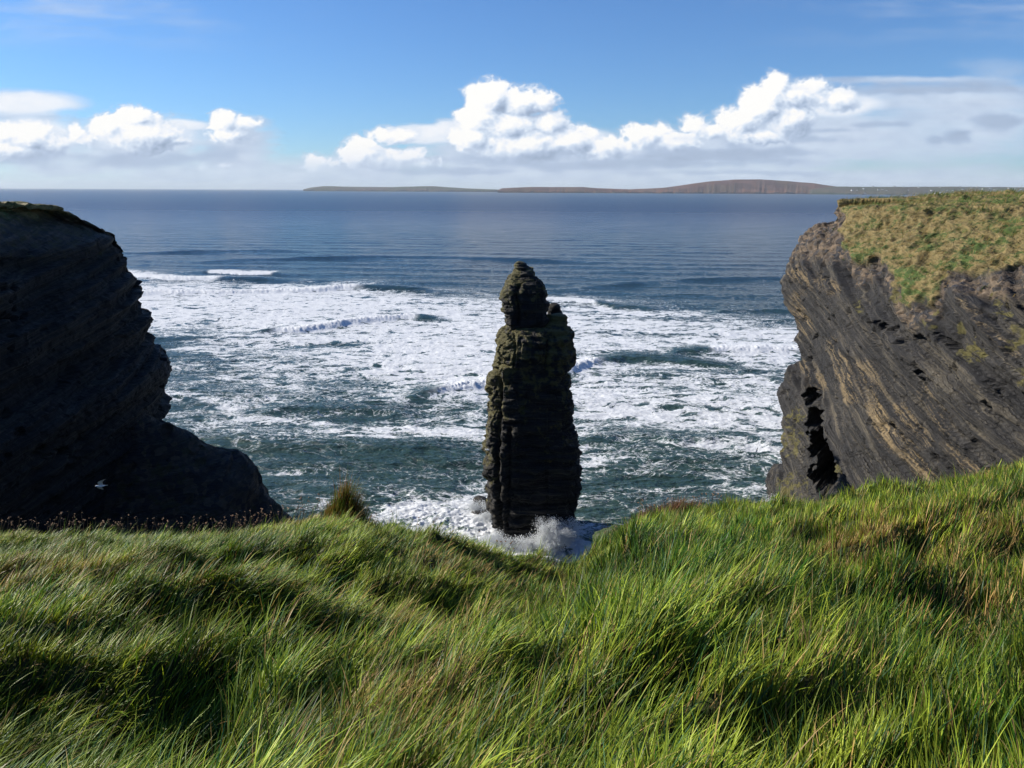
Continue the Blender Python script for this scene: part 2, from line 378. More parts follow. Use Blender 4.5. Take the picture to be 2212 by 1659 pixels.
def build_sea():
    a_in = np.radians(np.linspace(-38, 38, 1150)); a_o = np.radians(np.linspace(39, 75, 40))
    az = np.concatenate([-a_o[::-1], a_in, a_o])
    ang = np.concatenate([np.radians(np.linspace(75, 27, 40)), np.arctan(np.linspace(math.tan(math.radians(26.5)), .0007, 880))])
    r = EYE/np.tan(ang)
    A, R = np.meshgrid(az, r, indexing='ij')
    # rows follow constant y inside the fan
    Yw = R*1.0; Xw = Yw*np.tan(A)
    Z = np.zeros_like(Xw)
    near = sstep(2600, 500, Yw)
    wx = Xw+6*noise(Xw/40, Yw/30, seed=1); wy = Yw+5*noise(Xw/50, Yw/25, seed=2)+.10*Xw
    Z += near*.38*np.sin(wy/36*6.283+1.5*noise(Xw/90, Yw/60, seed=3))
    Z += near*.30*fbm(wx/17, wy/8, o=3, seed=4)
    chop = np.where(R < 900, 1, 0)
    Z += .55*sstep(900, 150, Yw)*fbm(wx/6.5, wy/3.2, o=4, seed=6, ridged=True, gain=.55)*.62
    Z += .10*sstep(400, 120, Yw)*fbm(wx/1.9, wy/1.1, o=3, seed=8, ridged=True)
    px, py = project(np.stack([Xw, Yw, 0*Xw], -1))
    # coarse foam density, warped so that its limits are ragged
    wpx = px+70*noise(Xw/30, Yw/30, seed=21)+30*noise(Xw/9, Yw/12, seed=22)
    wpy = py+9*noise(Xw/25, Yw/30, seed=23)+7*noise(Xw/8, Yw/7, seed=24)
    ri = np.interp(wpy, ROWS, np.arange(len(ROWS))); ci = np.interp(wpx, COLS, np.arange(len(COLS)))
    T = np.array(DENS); r0 = np.clip(ri.astype(int), 0, len(ROWS)-2); c0 = np.clip(ci.astype(int), 0, len(COLS)-2)
    fr = ri-r0; fc = ci-c0
    d = (T[r0, c0]*(1-fr)*(1-fc)+T[r0+1, c0]*fr*(1-fc)+T[r0, c0+1]*(1-fr)*fc+T[r0+1, c0+1]*fr*fc)
    d = d*sstep(900, 560, Yw)
    # shore foam bands that trace a few long curved lines
    for pts, wd, am in [([(330,850),(470,870),(520,905),(620,905),(700,925),(760,940),(850,945),(930,935),(1050,940)], 3.2, .3),
                        ([(340,790),(400,790),(480,810),(560,830),(660,845)], 3.0, .2), ([(560,905),(700,912),(860,925),(1050,920)], 2.5, .2),
                        ([(1250,960),(1360,956),(1500,968),(1700,975)], 1.8, .3), ([(600,1022),(660,1018),(720,1016)], 1.8, .35),
                        ([(1250,1010),(1330,990),(1400,1000)], 2.5, .22), ([(1300,1060),(1500,1050),(1690,1040)], 1.6, .25),
                        ([(390,830),(460,820),(530,812)], 2.5, .3), ([(360,755),(420,752),(500,775)], 3.0, .35)]:
        dy, u = line_field(Xw, Yw, pts)
        g = np.exp(-((dy+2.5*noise(Xw/6, Yw/6, seed=31))/wd)**2)*sstep(-.03, .06, u)*sstep(1.03, .94, u)
        d = d+am*g
    d = d*(1-.16*sstep(950, 500, px)*sstep(690, 760, py)-.15*sstep(1250, 1350, px)*sstep(860, 960, py))
    d = d*(1+.65*fbm(Xw/26+.2*Yw/20, Yw/13, o=3, seed=25))+.10*fbm(Xw/9, Yw/6, o=2, seed=26)*(d > .05)
    d = d-.30*sstep(.08, .45, fbm(Xw/34-.15*Yw/10, Yw/8, o=3, seed=27))*(d > .05)
    white = np.zeros_like(d)
    for k, (pts, h, (u0, u1), hw) in enumerate(BREAKERS):
        dy, u = line_field(Xw, Yw, pts)
        dy = dy+3.2*noise(Xw/14, 0*Xw, k+.5, seed=40)+1.2*noise(Xw/3.5, 0*Xw, k+.5, seed=41)
        along = sstep(-.06, .12, u)*sstep(1.06, .85, u)
        face = np.where(dy < 0, np.exp(-(dy/(hw*1.0))**2), np.exp(-(dy/(hw*2.2))**2))
        ridge = h*face*along*(.75 if u0 < 1.5 else 1)
        ww = sstep(u0-.04, u0+.05, u)*sstep(u1+.02, u1-.05, u) if u0 < 1.5 else 0*u
        puff = fbm(Xw/1.8, Yw/1.6, o=4, seed=50+k, billow=True, gain=.6)+.7
        tongue = np.where(dy < 0, np.exp(-(dy/(hw*1.05))**4), np.exp(-(dy/(hw*1.6))**2))
        Z += ridge*(1-.30*ww)+ww*h*.26*puff*tongue*along
        white = np.maximum(white, ww*sstep(.25, .6, tongue+.22*puff-.1))
        if u0 < 1.5: d = np.maximum(d, .8*ww*np.exp(-((dy-hw*2)/(hw*3))**2)*np.where(dy > -hw, 1, 0))
        clean = (1-ww)*face*along
        d = d*(1-(.8 if h > 1.4 else .3)*np.clip(clean*1.6, 0, 1))
    # wash round the foot of the stack
    cx, cy = STACK_XY
    for ox, oy, sx, sy, am in [(-13, 3, 9, 5, .62), (-9, -3, 5, 5, .55), (3, -6, 9, 4.5, .5), (6, -5, 4, 4, .3), (-18, 8, 7, 4, .35), (12, -7, 7, 5, .0)]:
        g = np.exp(-(((Xw-cx-ox)/sx)**2+((Yw-cy-oy)/sy)**2))
        d = d+am*g; Z += .8*am*g*(.6+.6*fbm(Xw/1.6, Yw/1.6, o=4, seed=70, billow=True))
    d = np.clip(d, 0, 1); d = np.maximum(d, white)
    V = np.stack([Xw, Yw, Z], -1).reshape(-1, 3)
    t = NT('sea_water')
    F = t.attr('foam'); W = t.attr('whitewater')
    P = t.pos()
    warp = t.vmath('SCALE', t.vmath('SUBTRACT', t.noisec(t.pos((.09, .12, 0)), 1, 3), (.5, .5, .5)))
    warp.node.inputs['Scale'].default_value = 9.0
    Pw = t.vmath('ADD', P, warp)
    n1 = t.noise(t.vmath('MULTIPLY', Pw, (.16, .30, .0)), 1, 8, .66, .5)
    n2 = t.noise(t.vmath('MULTIPLY', Pw, (.75, 1.3, .0)), 1, 5, .6, .8)
    rid = t.math('ABSOLUTE', t.math('SUBTRACT', n1, .5)); rid = t.math('SUBTRACT', 1, t.math('MULTIPLY', rid, 9), clamp=True)   # lacy lines
    rid2 = t.math('SUBTRACT', 1, t.math('MULTIPLY', t.math('ABSOLUTE', t.math('SUBTRACT', n2, .5)), 8), clamp=True)
    cell = t.voro(t.vmath('MULTIPLY', Pw, (.42, .62, .0)), 1, 'DISTANCE_TO_EDGE')
    web = t.math('SUBTRACT', 1, t.math('MULTIPLY', cell, 5), clamp=True)
    fine = t.noise(t.vmath('MULTIPLY', P, (1.3, 2.4, 0)), 1, 4, .7)
    a = t.math('ADD', t.math('MULTIPLY', t.ss(n1, .30, .70, kind='LINEAR'), .62), t.math('MULTIPLY', rid, .14))
    a = t.math('ADD', a, t.math('MULTIPLY', rid2, .13)); a = t.math('ADD', a, t.math('MULTIPLY', web, .10))
    a = t.math('ADD', a, t.math('MULTIPLY', t.ss(fine, .25, .75, kind='LINEAR'), .13))
    th = t.math('SUBTRACT', .885, t.math('MULTIPLY', F, .54))
    foam = t.ss(t.math('SUBTRACT', a, th), -.05, .07)
    foam = t.math('MULTIPLY', foam, t.ss(F, .03, .14)); foam = t.math('MAXIMUM', foam, W)
    n3 = t.noise(t.vmath('MULTIPLY', Pw, (.11, .20, 0)), 1, 5, .58, 1.2)
    st1 = t.ss(t.math('ABSOLUTE', t.math('SUBTRACT', n3, .5)), .020, .004)
    st1 = t.math('MULTIPLY', t.math('MULTIPLY', st1, t.ss(F, .08, .32)), t.ss(t.math('ADD', fine, n2), .85, 1.15))
    foam = t.math('MAXIMUM', foam, t.math('MULTIPLY', st1, .9))
    thin = t.ss(t.math('SUBTRACT', a, th), -.28, .1)
    thin = t.math('MULTIPLY', thin, t.ss(F, .1, .5))
    # water colour: green near the shore, darker and bluer out; suspended foam lightens it
    dist = t.n.new('ShaderNodeSeparateXYZ'); t.set(dist.inputs[0], P)
    off = t.ss(dist.outputs['Y'], 110, 620)
    wc = t.mix(off, (.030, .060, .048), (.012, .035, .047))
    band = t.noise(t.vmath('MULTIPLY', P, (.0009, .0045, 0)), 1, 4, .55)
    wc = t.mix(t.math('MULTIPLY', t.ss(band, .46, .60), t.ss(dist.outputs['Y'], 600, 1300)), wc, (.004, .016, .045))
    wc = t.mix(t.math('MULTIPLY', t.math('MULTIPLY', t.ss(t.math('ADD', dist.outputs['Y'], t.math('MULTIPLY', band, 700)), 1200, 1700), t.math('SUBTRACT', 1, t.ss(dist.outputs['Y'], 2900, 4200))), .8), wc, (.002, .010, .040))  # dark bands: altered reflection of wind-ruffled water put into its colour
    wc = t.mix(t.math('MULTIPLY', thin, .55), wc, (.17, .24, .22))
    b1 = t.noise(t.vmath('MULTIPLY', P, (.5, .9, 0)), 1, 6, .62, .3)
    b2 = t.noise(t.vmath('MULTIPLY', P, (.035, .11, 0)), 1, 5, .6)
    far = t.ss(dist.outputs['Y'], 300, 2500)
    near_ = t.math('SUBTRACT', 1, t.ss(dist.outputs['Y'], 500, 9000))
    bn = t.bump(b1, .85, .55); bn = t.bump(b2, 1.0, 2.2, bn); bn.node.inputs['Strength'].default_value = 1; t.set(bn.node.inputs['Strength'], t.math('ADD', t.math('MULTIPLY', near_, .75), .25))
    rg = t.math('ADD', .14, t.math('MULTIPLY', far, .16))
    wat = t.principled(wc, rg, bn, .5, 1.333)
    bf = t.bump(t.noise(t.vmath('MULTIPLY', P, (1.2, 1.8, 0)), 1, 6, .7), .5, .5)
    fcol = t.mix(t.ss(fine, .3, .7), (.70, .74, .77), (.92, .93, .93))
    fo = t.principled(fcol, .9, bf, .1)
    ftl = t.n.new('ShaderNodeBsdfTranslucent'); t.set(ftl.inputs['Color'], fcol); fo = t.mixsh(.15, fo, ftl.outputs[0])
    m = t.surface(t.mixsh(foam, wat, fo))
    o = mesh_np('sea', V, grid_faces(len(az), len(ang), flip=True), m, attrs={'foam': d, 'whitewater': np.clip(white, 0, 1)})
    tag(o, 'blue green sea with breaking waves and white foam', kind='structure')
    # the sea floor side: a plain skirt of water so that the sheet also runs beside and behind the land
    return o
_c = at_depth((1055+1240)/2, 1120, 110)
STACK_XY = (float(_c[0]), 110.0)
build_sea()
# ------------------------------------------------------------------ rock: materials
def rock_material(name, dip, wet=0.0, tone=1.0, mosst=1.0):
    """dip: rotation about X that lays the bedding planes; attributes grass, moss, tan, rubble paint what grows or lies there"""
    t = NT(name)
    P = t.pos()
    B = t.pos((.055, .05, 1.5), (dip, 0, 0)); B2 = t.pos((.16, .13, 5.5), (dip, 0, 0)); B3 = t.pos((.7, .6, 14.0), (dip, 0, 0))
    s1 = t.noise(B, 1, 5, .62, .1); s2 = t.noise(B2, 1, 4, .6, .1); s3 = t.noise(B3, 1, 3, .6)
    blot = t.noise(P, .16, 5, .6); fine = t.noise(P, 3.5, 5, .7)
    sx = t.math('ADD', t.math('MULTIPLY', s1, .5), t.math('ADD', t.math('MULTIPLY', s2, .32), t.math('MULTIPLY', s3, .18)))
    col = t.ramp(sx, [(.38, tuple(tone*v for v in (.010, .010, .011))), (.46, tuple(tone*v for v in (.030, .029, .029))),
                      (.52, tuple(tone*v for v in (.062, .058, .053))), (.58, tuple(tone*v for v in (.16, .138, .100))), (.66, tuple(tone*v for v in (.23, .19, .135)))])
    col = t.mix(t.math('MULTIPLY', t.ss(fine, .55, .75), .40), col, tuple(tone*v for v in (.20, .18, .15)))
    col = t.mix(t.math('MULTIPLY', t.ss(blot, .58, .42), .5), col, tuple(tone*v for v in (.022, .022, .024)))
    tanf = t.math('MULTIPLY', t.attr('tan'), t.ss(t.math('ADD', sx, t.math('MULTIPLY', fine, .25)), .59, .73))
    col = t.mix(tanf, col, (.27, .20, .105))
    rub = t.attr('rubble')
    cell = t.voro(P, 1.6, 'F1', 'Color'); cs = t.n.new('ShaderNodeSeparateColor'); t.set(cs.inputs[0], cell)
    rcol = t.mix(cs.outputs[0], (.035, .030, .028), (.26, .19, .125))
    rcol = t.mix(t.ss(cs.outputs[1], .6, .9), rcol, (.05, .05, .055))
    col = t.mix(t.math('MULTIPLY', rub, .85), col, rcol)
    m1 = t.noise(P, .9, 5, .65)
    mossf = t.math('MULTIPLY', t.ss(t.math('ADD', t.attr('moss'), t.math('MULTIPLY', t.math('SUBTRACT', m1, .5), 1.9)), .45, .70), .85)
    mcol = t.mix(t.noise(P, 2.2, 4, .7), tuple(v*mosst for v in (.050, .056, .014)), tuple(v*mosst for v in (.20, .165, .05)))
    col = t.mix(mossf, col, mcol)
    g = t.attr('grass')
    gn = t.noise(t.pos((.30, .20, .5)), 1, 5, .65); gn2 = t.noise(t.pos((1.6, 1.0, 2.5)), 1, 4, .65)
    gcol = t.mix(t.ss(t.math('ADD', gn, t.math('MULTIPLY', t.math('SUBTRACT', gn2, .5), .6)), .36, .54), (.075, .125, .022), (.25, .19, .075))
    gcol = t.mix(t.math('MULTIPLY', t.ss(gn2, .55, .35), .6), gcol, (.045, .05, .018))
    col = t.mix(g, col, gcol)
    h = t.math('ADD', t.math('MULTIPLY', s1, .9), t.math('ADD', t.math('MULTIPLY', s2, .6), t.math('MULTIPLY', s3, .25)))
    h = t.math('ADD', h, t.math('ADD', t.math('MULTIPLY', fine, .16), t.math('MULTIPLY', t.voro(t.pos((.8, .5, 2.6), (dip, 0, 0)), 1.2, 'F1'), .12)))
    bn = t.bump(h, 1.0, .8)
    rg = t.math('SUBTRACT', .78-.25*wet, t.math('MULTIPLY', t.ss(s2, .4, .7), .18))
    return t.surface(t.principled(col, rg, bn, .35))

def rock_relief(b, al, th, seed, amp=1.0, wide=1.0, rings=1.0, pits=1.0):
    """relief from bedding: b across the beds, al along them, th the third direction (m)"""
    def st(v, k): return np.tanh(k*v)
    d = .40*rings*st(fbm(b/4.0, al/45, th/16, o=2, seed=seed), 2.4)
    d += .26*st(noise(b/1.3, al/24, th/8, seed=seed+3), 6)
    d += .15*st(noise(b/.55, al/12, th/4, seed=seed+5), 6)
    d += .07*noise(b/.25, al/5, th/2, seed=seed+6)
    f1, r1, f2 = worley(b/1.2, al/(4.0*wide), th/4.0, seed=seed+9)
    d += .30*(r1-.5)*sstep(.0, .12, f2-f1)
    f1, r1, f2 = worley(b/.45, al/(1.1*wide), th/1.1, seed=seed+12)
    d += .16*(r1-.5)
    pit = pits*sstep(.0, .40, noise(b/9, al/14, th/10, seed=seed+30)+.15)
    d -= pit*.7*(r1 > .95)*sstep(.02, .10, f2-f1)
    g1, q1, g2 = worley(b/.8, al/1.3, th/1.3, seed=seed+14)
    d -= pit*1.1*(q1 > .97)*sstep(.03, .15, g2-g1)
    return amp*d

# ------------------------------------------------------------------ right headland
def profile_mix(tip, near, s, nv):
    """blend two profiles (o,z with the same key count) over s -> arrays (len(s),nv)"""
    q = np.linspace(0, 1, nv); kt = np.linspace(0, 1, len(tip))
    tip = np.asarray(tip, float); near = np.asarray(near, float)
    w_ = s[:, None, None]
    K = tip[None]*(1-w_)+near[None]*w_
    out = np.zeros((len(s), nv, 2))
    Q = spline(np.concatenate([tip, near], 1), 200)     # smooth both together
    kk = np.linspace(0, 1, 200)
    for c in range(2):
        a = np.interp(q, kk, Q[:, c]); b = np.interp(q, kk, Q[:, 2+c])
        out[..., c] = a[None]*(1-s[:, None])+b[None]*s[:, None]
    return out
def build_right():
    img = [(1668,1092),(1668,1062),(1686,1036),(1699,1000),(1704,920),(1699,880),(1712,832),(1733,800),(1738,748),(1730,705),(1714,660),(1703,620),(1704,586),(1722,552),(1748,512),(1776,488),(1806,474),(1812,455),(1835,438)]
    Y0 = 121.0
    q = at_depth([p[0] for p in img], [p[1] for p in img], Y0)
    xb = q[0, 0]
    tip = [(q[0, 0]-xb+.5, -4.0)]+[(v[0]-xb, v[2]) for v in q]+[(18, 48.9), (30, 49.2), (70, 50)]
    n = len(tip)
    zk = np.array([t_[1] for t_ in tip])
    near = []
    for i, z in enumerate(zk):
        near.append((np.interp(z, [-4, 0, 8, 16, 24, 31, 36, 40.5], [0, 0, -1, -3, -4, -4.2, -3.5, -1.0]), z))
    # the last points of the near profile: scree, grass slope, plateau
    tail = [(-3.0, 37.0), (-1.6, 39.6), (0.8, 41.6), (4.0, 43.4), (8.0, 45.4), (12.5, 47.2), (17.5, 48.2), (24, 48.8), (40, 49.3), (80, 50)]
    k = len(tail); near = near[:n-k]
    zz = np.linspace(-4, 35.5, n-k); near = [(np.interp(z, [-4, 0, 8, 16, 24, 31, 36], [0, 0, -1, -3, -4, -4.2, -3.5]), z) for z in zz]+tail
    plan = [(190, 190), (120, 158), (70, 140), (xb+7, 132), (xb+1.2, 127), (xb, 121), (xb+.2, 112), (xb+1.0, 100), (xb+2.2, 88), (xb+4.5, 74), (xb+9, 58), (xb+16, 40), (xb+30, 20), (xb+60, -5)]
    L = spline(plan, 400); seg = np.concatenate([[0], np.cumsum(np.linalg.norm(np.diff(L, axis=0), axis=1))])
    yv = L[:, 1]; dens = np.where((yv > 68) & (yv < 134), 1.0, .12)
    c = np.cumsum(dens); c = (c-c[0])/(c[-1]-c[0])
    nu, nv = 900, 620
    sp = np.interp(np.linspace(0, 1, nu), c, seg/seg[-1])
    C = spline(plan, sp); T = np.gradient(C, axis=0); T /= np.linalg.norm(T, axis=1, keepdims=True)
    N = np.stack([-T[:, 1], T[:, 0]], 1)            # inland side
    if N[nu//2, 0] < 0: N = -N
    N = blur(N, 60, 0); N /= np.linalg.norm(N, axis=1, keepdims=True)
    s = sstep(122, 80, C[:, 1])
    PR = profile_mix(tip, near, s, nv)
    # more rows on the rock than inland
    P = np.zeros((nu, nv, 3)); P[..., 0] = C[:, None, 0]+N[:, None, 0]*PR[..., 0]; P[..., 1] = C[:, None, 1]+N[:, None, 1]*PR[..., 0]; P[..., 2] = PR[..., 1]
    # the plateau swells to a low crest
    P[..., 2] += (-.35+1.0*np.exp(-((P[..., 0]-66)/15)**2-((P[..., 1]-112)/22)**2))*sstep(8, 26, PR[..., 0])
    P[..., 2] -= (.8*sstep(122, 136, C[:, 1]))[:, None]*sstep(6, 30, PR[..., 0])
    nrm = grid_normals(P)
    if nrm[nu//2, nv//3, 0] > 0: nrm = -nrm
    big = .7*fbm(P[..., 0]/14, P[..., 1]/14, P[..., 2]/18, o=3, seed=101)
    px, py = project(P)
    wpx = px+24*noise(P[..., 0]/2.5, P[..., 1]/2.5, P[..., 2]/2.5, seed=110)+6*noise(P[..., 0]*2, P[..., 1]*2, P[..., 2]*2, seed=111)
    wpy = py+22*noise(P[..., 0]/2, P[..., 1]/2, P[..., 2]/2, seed=112)+6*noise(P[..., 0]*2, P[..., 1]*2, P[..., 2]*2, seed=113)
    bx = [1780, 1812, 1822, 1831, 1867, 1895, 1925, 1945, 2000, 2022, 2059, 2123, 2169, 2212, 2500]
    by = [446, 455, 500, 557, 562, 548, 600, 655, 650, 605, 582, 588, 575, 566, 540]
    bound = np.interp(wpx, bx, by)
    inl = PR[..., 0]
    grass = sstep(6, -6, wpy-bound)
    grass = np.where(C[:, None, 1]+0*inl > 134, sstep(46, 47.5, P[..., 2]), grass)
    grass = np.where(inl > 26, 1, grass); grass = np.where((P[..., 2] < 38.0), 0, grass)
    rub = sstep(30, 0, np.abs(wpy-bound-24))*(1-grass)
    rub = np.maximum(rub, sstep(1840, 1815, wpx)*sstep(572, 540, wpy)*(1-grass))
    d = big*(1-.5*grass)-.45
    rel = rock_relief(P[..., 2]*.94-.34*P[..., 1], P[..., 1]*.94+.34*P[..., 2], P[..., 0], 200, amp=1.7, pits=.45)
    rel = rel*(1-.6*rub)
    f1, r1, f2 = worley(P[..., 0]/.8, P[..., 1]/.8, P[..., 2]/.8, seed=230)
    rel += rub*(.5*(r1-.4)+.25*(.5-f1))
    tus = .75*fbm(P[..., 0]/1.7, P[..., 1]/2.6, P[..., 2]/2.2, o=3, seed=240, ridged=True)+.25*fbm(P[..., 0]/4, P[..., 1]/5, P[..., 2]/4, o=2, seed=241)
    d = d+(1-grass)*rel+grass*np.clip(tus, -.5, .6)*(1-.8*sstep(112, 120, P[..., 1]))
    # dark cleft behind the pillar at the seaward end
    cxl = np.interp(py, [820, 900, 950, 1050, 1100], [1746, 1756, 1768, 1782, 1786]); cw = np.interp(py, [815, 835, 900, 960, 1040, 1075], [2, 9, 13, 19, 20, 4])
    cl = sstep(1.25, .75, np.abs(px+9*noise(P[..., 1]/2, P[..., 2]/2.5, seed=250)+6*noise(P[..., 1], P[..., 2]*1.6, seed=251)-cxl)/cw)*sstep(815, 835, py)*sstep(1085, 1065, py)
    P2 = P+nrm*d[..., None]
    P2 += cl[..., None]*np.array([7.5, 10.5, 0])
    for (hx, hy, hr, dp) in [(1972,730,7,2.2), (1905,705,7,2), (1905,1040,8,4), (1930,1052,7,4), (2020,722,6,2), (1985,805,6,2)]:
        uu = (px-hx)*.75+(py-hy)*.66; vv = -(px-hx)*.66+(py-hy)*.75
        g = sstep(1.5, .5, np.hypot(uu*.6, vv)/hr+.9*noise(P[..., 1]*1.5, P[..., 2]*1.5, seed=260))
        P2 += (g*dp)[..., None]*np.array([.9, .35, 0])*.6
    moss = np.zeros_like(d)
    for mx, my, mr in [(2085,755,34), (2190,722,34), (2205,812,28), (2012,668,12), (1848,660,14), (2000,700,16), (2150,650,30), (1705,950,34), (1700,1060,40), (1720,900,18), (1800,1010,14), (2060,700,16), (1930,640,20)]:
        moss = np.maximum(moss, .62*sstep(1.9, .1, np.hypot(px-mx, (py-my)*.8)/mr))
    tan = np.zeros_like(d)
    for ax, ay, bx_, by_, hw in [(1850,800,1990,1030,22), (1986,850,2095,1025,20), (1720,640,1740,720,14), (1735,790,1760,830,14), (1795,740,1840,860,14), (1880,870,1920,960,20), (2080,650,2180,760,10), (1930,880,2000,960,10), (1715,590,1790,620,20)]:
        tt = np.clip(((px-ax)*(bx_-ax)+(py-ay)*(by_-ay))/((bx_-ax)**2+(by_-ay)**2), 0, 1)
        tan = np.maximum(tan, sstep(1.4, .3, np.hypot(px-ax-tt*(bx_-ax), py-ay-tt*(by_-ay))/hw))
    tan = np.maximum(tan, .45*rub)
    m = rock_material('slate_rock_right', math.radians(-20), tone=.68)
    o = mesh_np('headland', P2.reshape(-1, 3), grid_faces(nu, nv), m, attrs={'grass': grass, 'moss': moss, 'tan': tan, 'rubble': rub})
    tag(o, 'sunlit layered slate cliff with a grassy top right of the stack', kind='structure')
    return P2, grass, px, py, rub

def build_left():
    img = [(330,1110),(345,1000),(347,915),(352,880),(345,850),(358,812),(336,775),(311,740),(318,700),(302,660),(284,625),(262,590),(237,550),(240,530),(222,512),(200,495),(165,478),(110,452),(85,446)]
    Y0 = 97.0
    q = at_depth([p[0] for p in img], [p[1] for p in img], Y0)
    xb = -q[5, 0]
    tip = [(-q[0, 0]-xb, -4.0)]+[(-v[0]-xb, v[2]) for v in q]+[(32, 49.0), (50, 49.4), (80, 50)]
    near = [(o_*1.0, z_) for o_, z_ in tip]
    plan = [(-190, 150), (-125, 124), (-75, 110), (-(xb+5), 104.5), (-(xb+.8), 100), (-xb, 96.5), (-xb, 90), (-(xb+.8), 82), (-(xb+2.5), 72), (-(xb+6), 58), (-(xb+12), 42), (-(xb+25), 22), (-(xb+50), 0)]
    L = spline(plan, 400); seg = np.concatenate([[0], np.cumsum(np.linalg.norm(np.diff(L, axis=0), axis=1))])
    dens = np.where((L[:, 1] > 66) & (L[:, 1] < 108), 1.0, .12)
    c = np.cumsum(dens); c = (c-c[0])/(c[-1]-c[0])
    nu, nv = 620, 520
    sp = np.interp(np.linspace(0, 1, nu), c, seg/seg[-1])
    C = spline(plan, sp); T = np.gradient(C, axis=0); T /= np.linalg.norm(T, axis=1, keepdims=True)
    N = np.stack([-T[:, 1], T[:, 0]], 1)
    if N[nu//2, 0] > 0: N = -N
    N = blur(N, 60, 0); N /= np.linalg.norm(N, axis=1, keepdims=True)
    PR = profile_mix(tip, near, sstep(100, 75, C[:, 1]), nv)
    P = np.zeros((nu, nv, 3)); P[..., 0] = C[:, None, 0]+N[:, None, 0]*PR[..., 0]; P[..., 1] = C[:, None, 1]+N[:, None, 1]*PR[..., 0]; P[..., 2] = PR[..., 1]
    nrm = grid_normals(P)
    if nrm[nu//2, nv//3, 0] < 0: nrm = -nrm
    grass = sstep(46.3, 47.4, P[..., 2]+1.2*noise(P[..., 0]/3, P[..., 1]/3, seed=300)+.5*noise(P[..., 0], P[..., 1], seed=301))
    big = .9*fbm(P[..., 0]/14, P[..., 1]/14, P[..., 2]/18, o=3, seed=302)
    rel = rock_relief(P[..., 2]*.98-.17*P[..., 1], P[..., 1]*.98+.17*P[..., 2], P[..., 0], 310, amp=1.45)
    tus = .40*fbm(P[..., 0]/1.8, P[..., 1]/1.8, P[..., 2]/2.2, o=3, seed=340, ridged=True)+.5*fbm(P[..., 0]/5, P[..., 1]/5, o=2, seed=341)
    P2 = P+nrm*(big*(1-.6*grass)+(1-grass)*rel*(1-.75*sstep(42, 46, P[..., 2]))+grass*tus)[..., None]
    moss = .30*sstep(40, 46, P[..., 2])+.25
    m = rock_material('slate_rock_left', math.radians(-10), tone=.20, mosst=.3)  # darker copy of the slate and moss: the cliff's shade put into colour
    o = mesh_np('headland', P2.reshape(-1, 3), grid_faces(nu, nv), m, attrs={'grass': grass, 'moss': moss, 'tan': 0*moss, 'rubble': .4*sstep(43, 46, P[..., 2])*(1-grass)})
    tag(o, 'dark shaded cliff headland with strata rising to the right', kind='structure')
    # lower buttress that runs out from its foot
    img = [(250,860),(300,890),(350,915),(382,926),(412,938),(440,956),(470,966),(502,974),(528,1000),(545,1022),(556,1050),(572,1072),(592,1092),(612,1112),(660,1165)]
    q = at_depth([p[0] for p in img], [p[1] for p in img], 92.0)
    nx, ny = 420, 360
    x = np.linspace(-64, q[-1, 0]+3, nx)
    crest = np.interp(x, np.r_[-66, q[:, 0]], np.r_[q[0, 2]+6, q[:, 2]])
    # walk down both flanks of the ridge by arc parameter
    a = np.linspace(-1, 1, ny)
    X, A = np.meshgrid(x, a, indexing='ij'); Cr = crest[:, None]+0*A
    run = 9+.45*Cr
    drop = (Cr+5)*(np.abs(A)**1.45)
    Yy = 92+A*run; Zz = Cr-drop
    P = np.stack([X, Yy, Zz], -1); nrm = grid_normals(P)
    if nrm[nx//2, ny//2, 2] < 0: nrm = -nrm
    rel = rock_relief(Zz*.84-.54*Yy, Yy*.84+.54*Zz, X, 360, amp=.7)+.9*fbm(X/6, Yy/6, Zz/6, o=3, seed=370)
    P2 = P+nrm*rel[..., None]
    moss = .42+.2*noise(X/5, Yy/5, Zz/5, seed=371)
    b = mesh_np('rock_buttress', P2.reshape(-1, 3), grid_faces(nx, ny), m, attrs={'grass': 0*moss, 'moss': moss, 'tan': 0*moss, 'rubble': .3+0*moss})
    tag(b, 'low dark rock spur at the foot of the shaded cliff', kind='structure')
    return grass

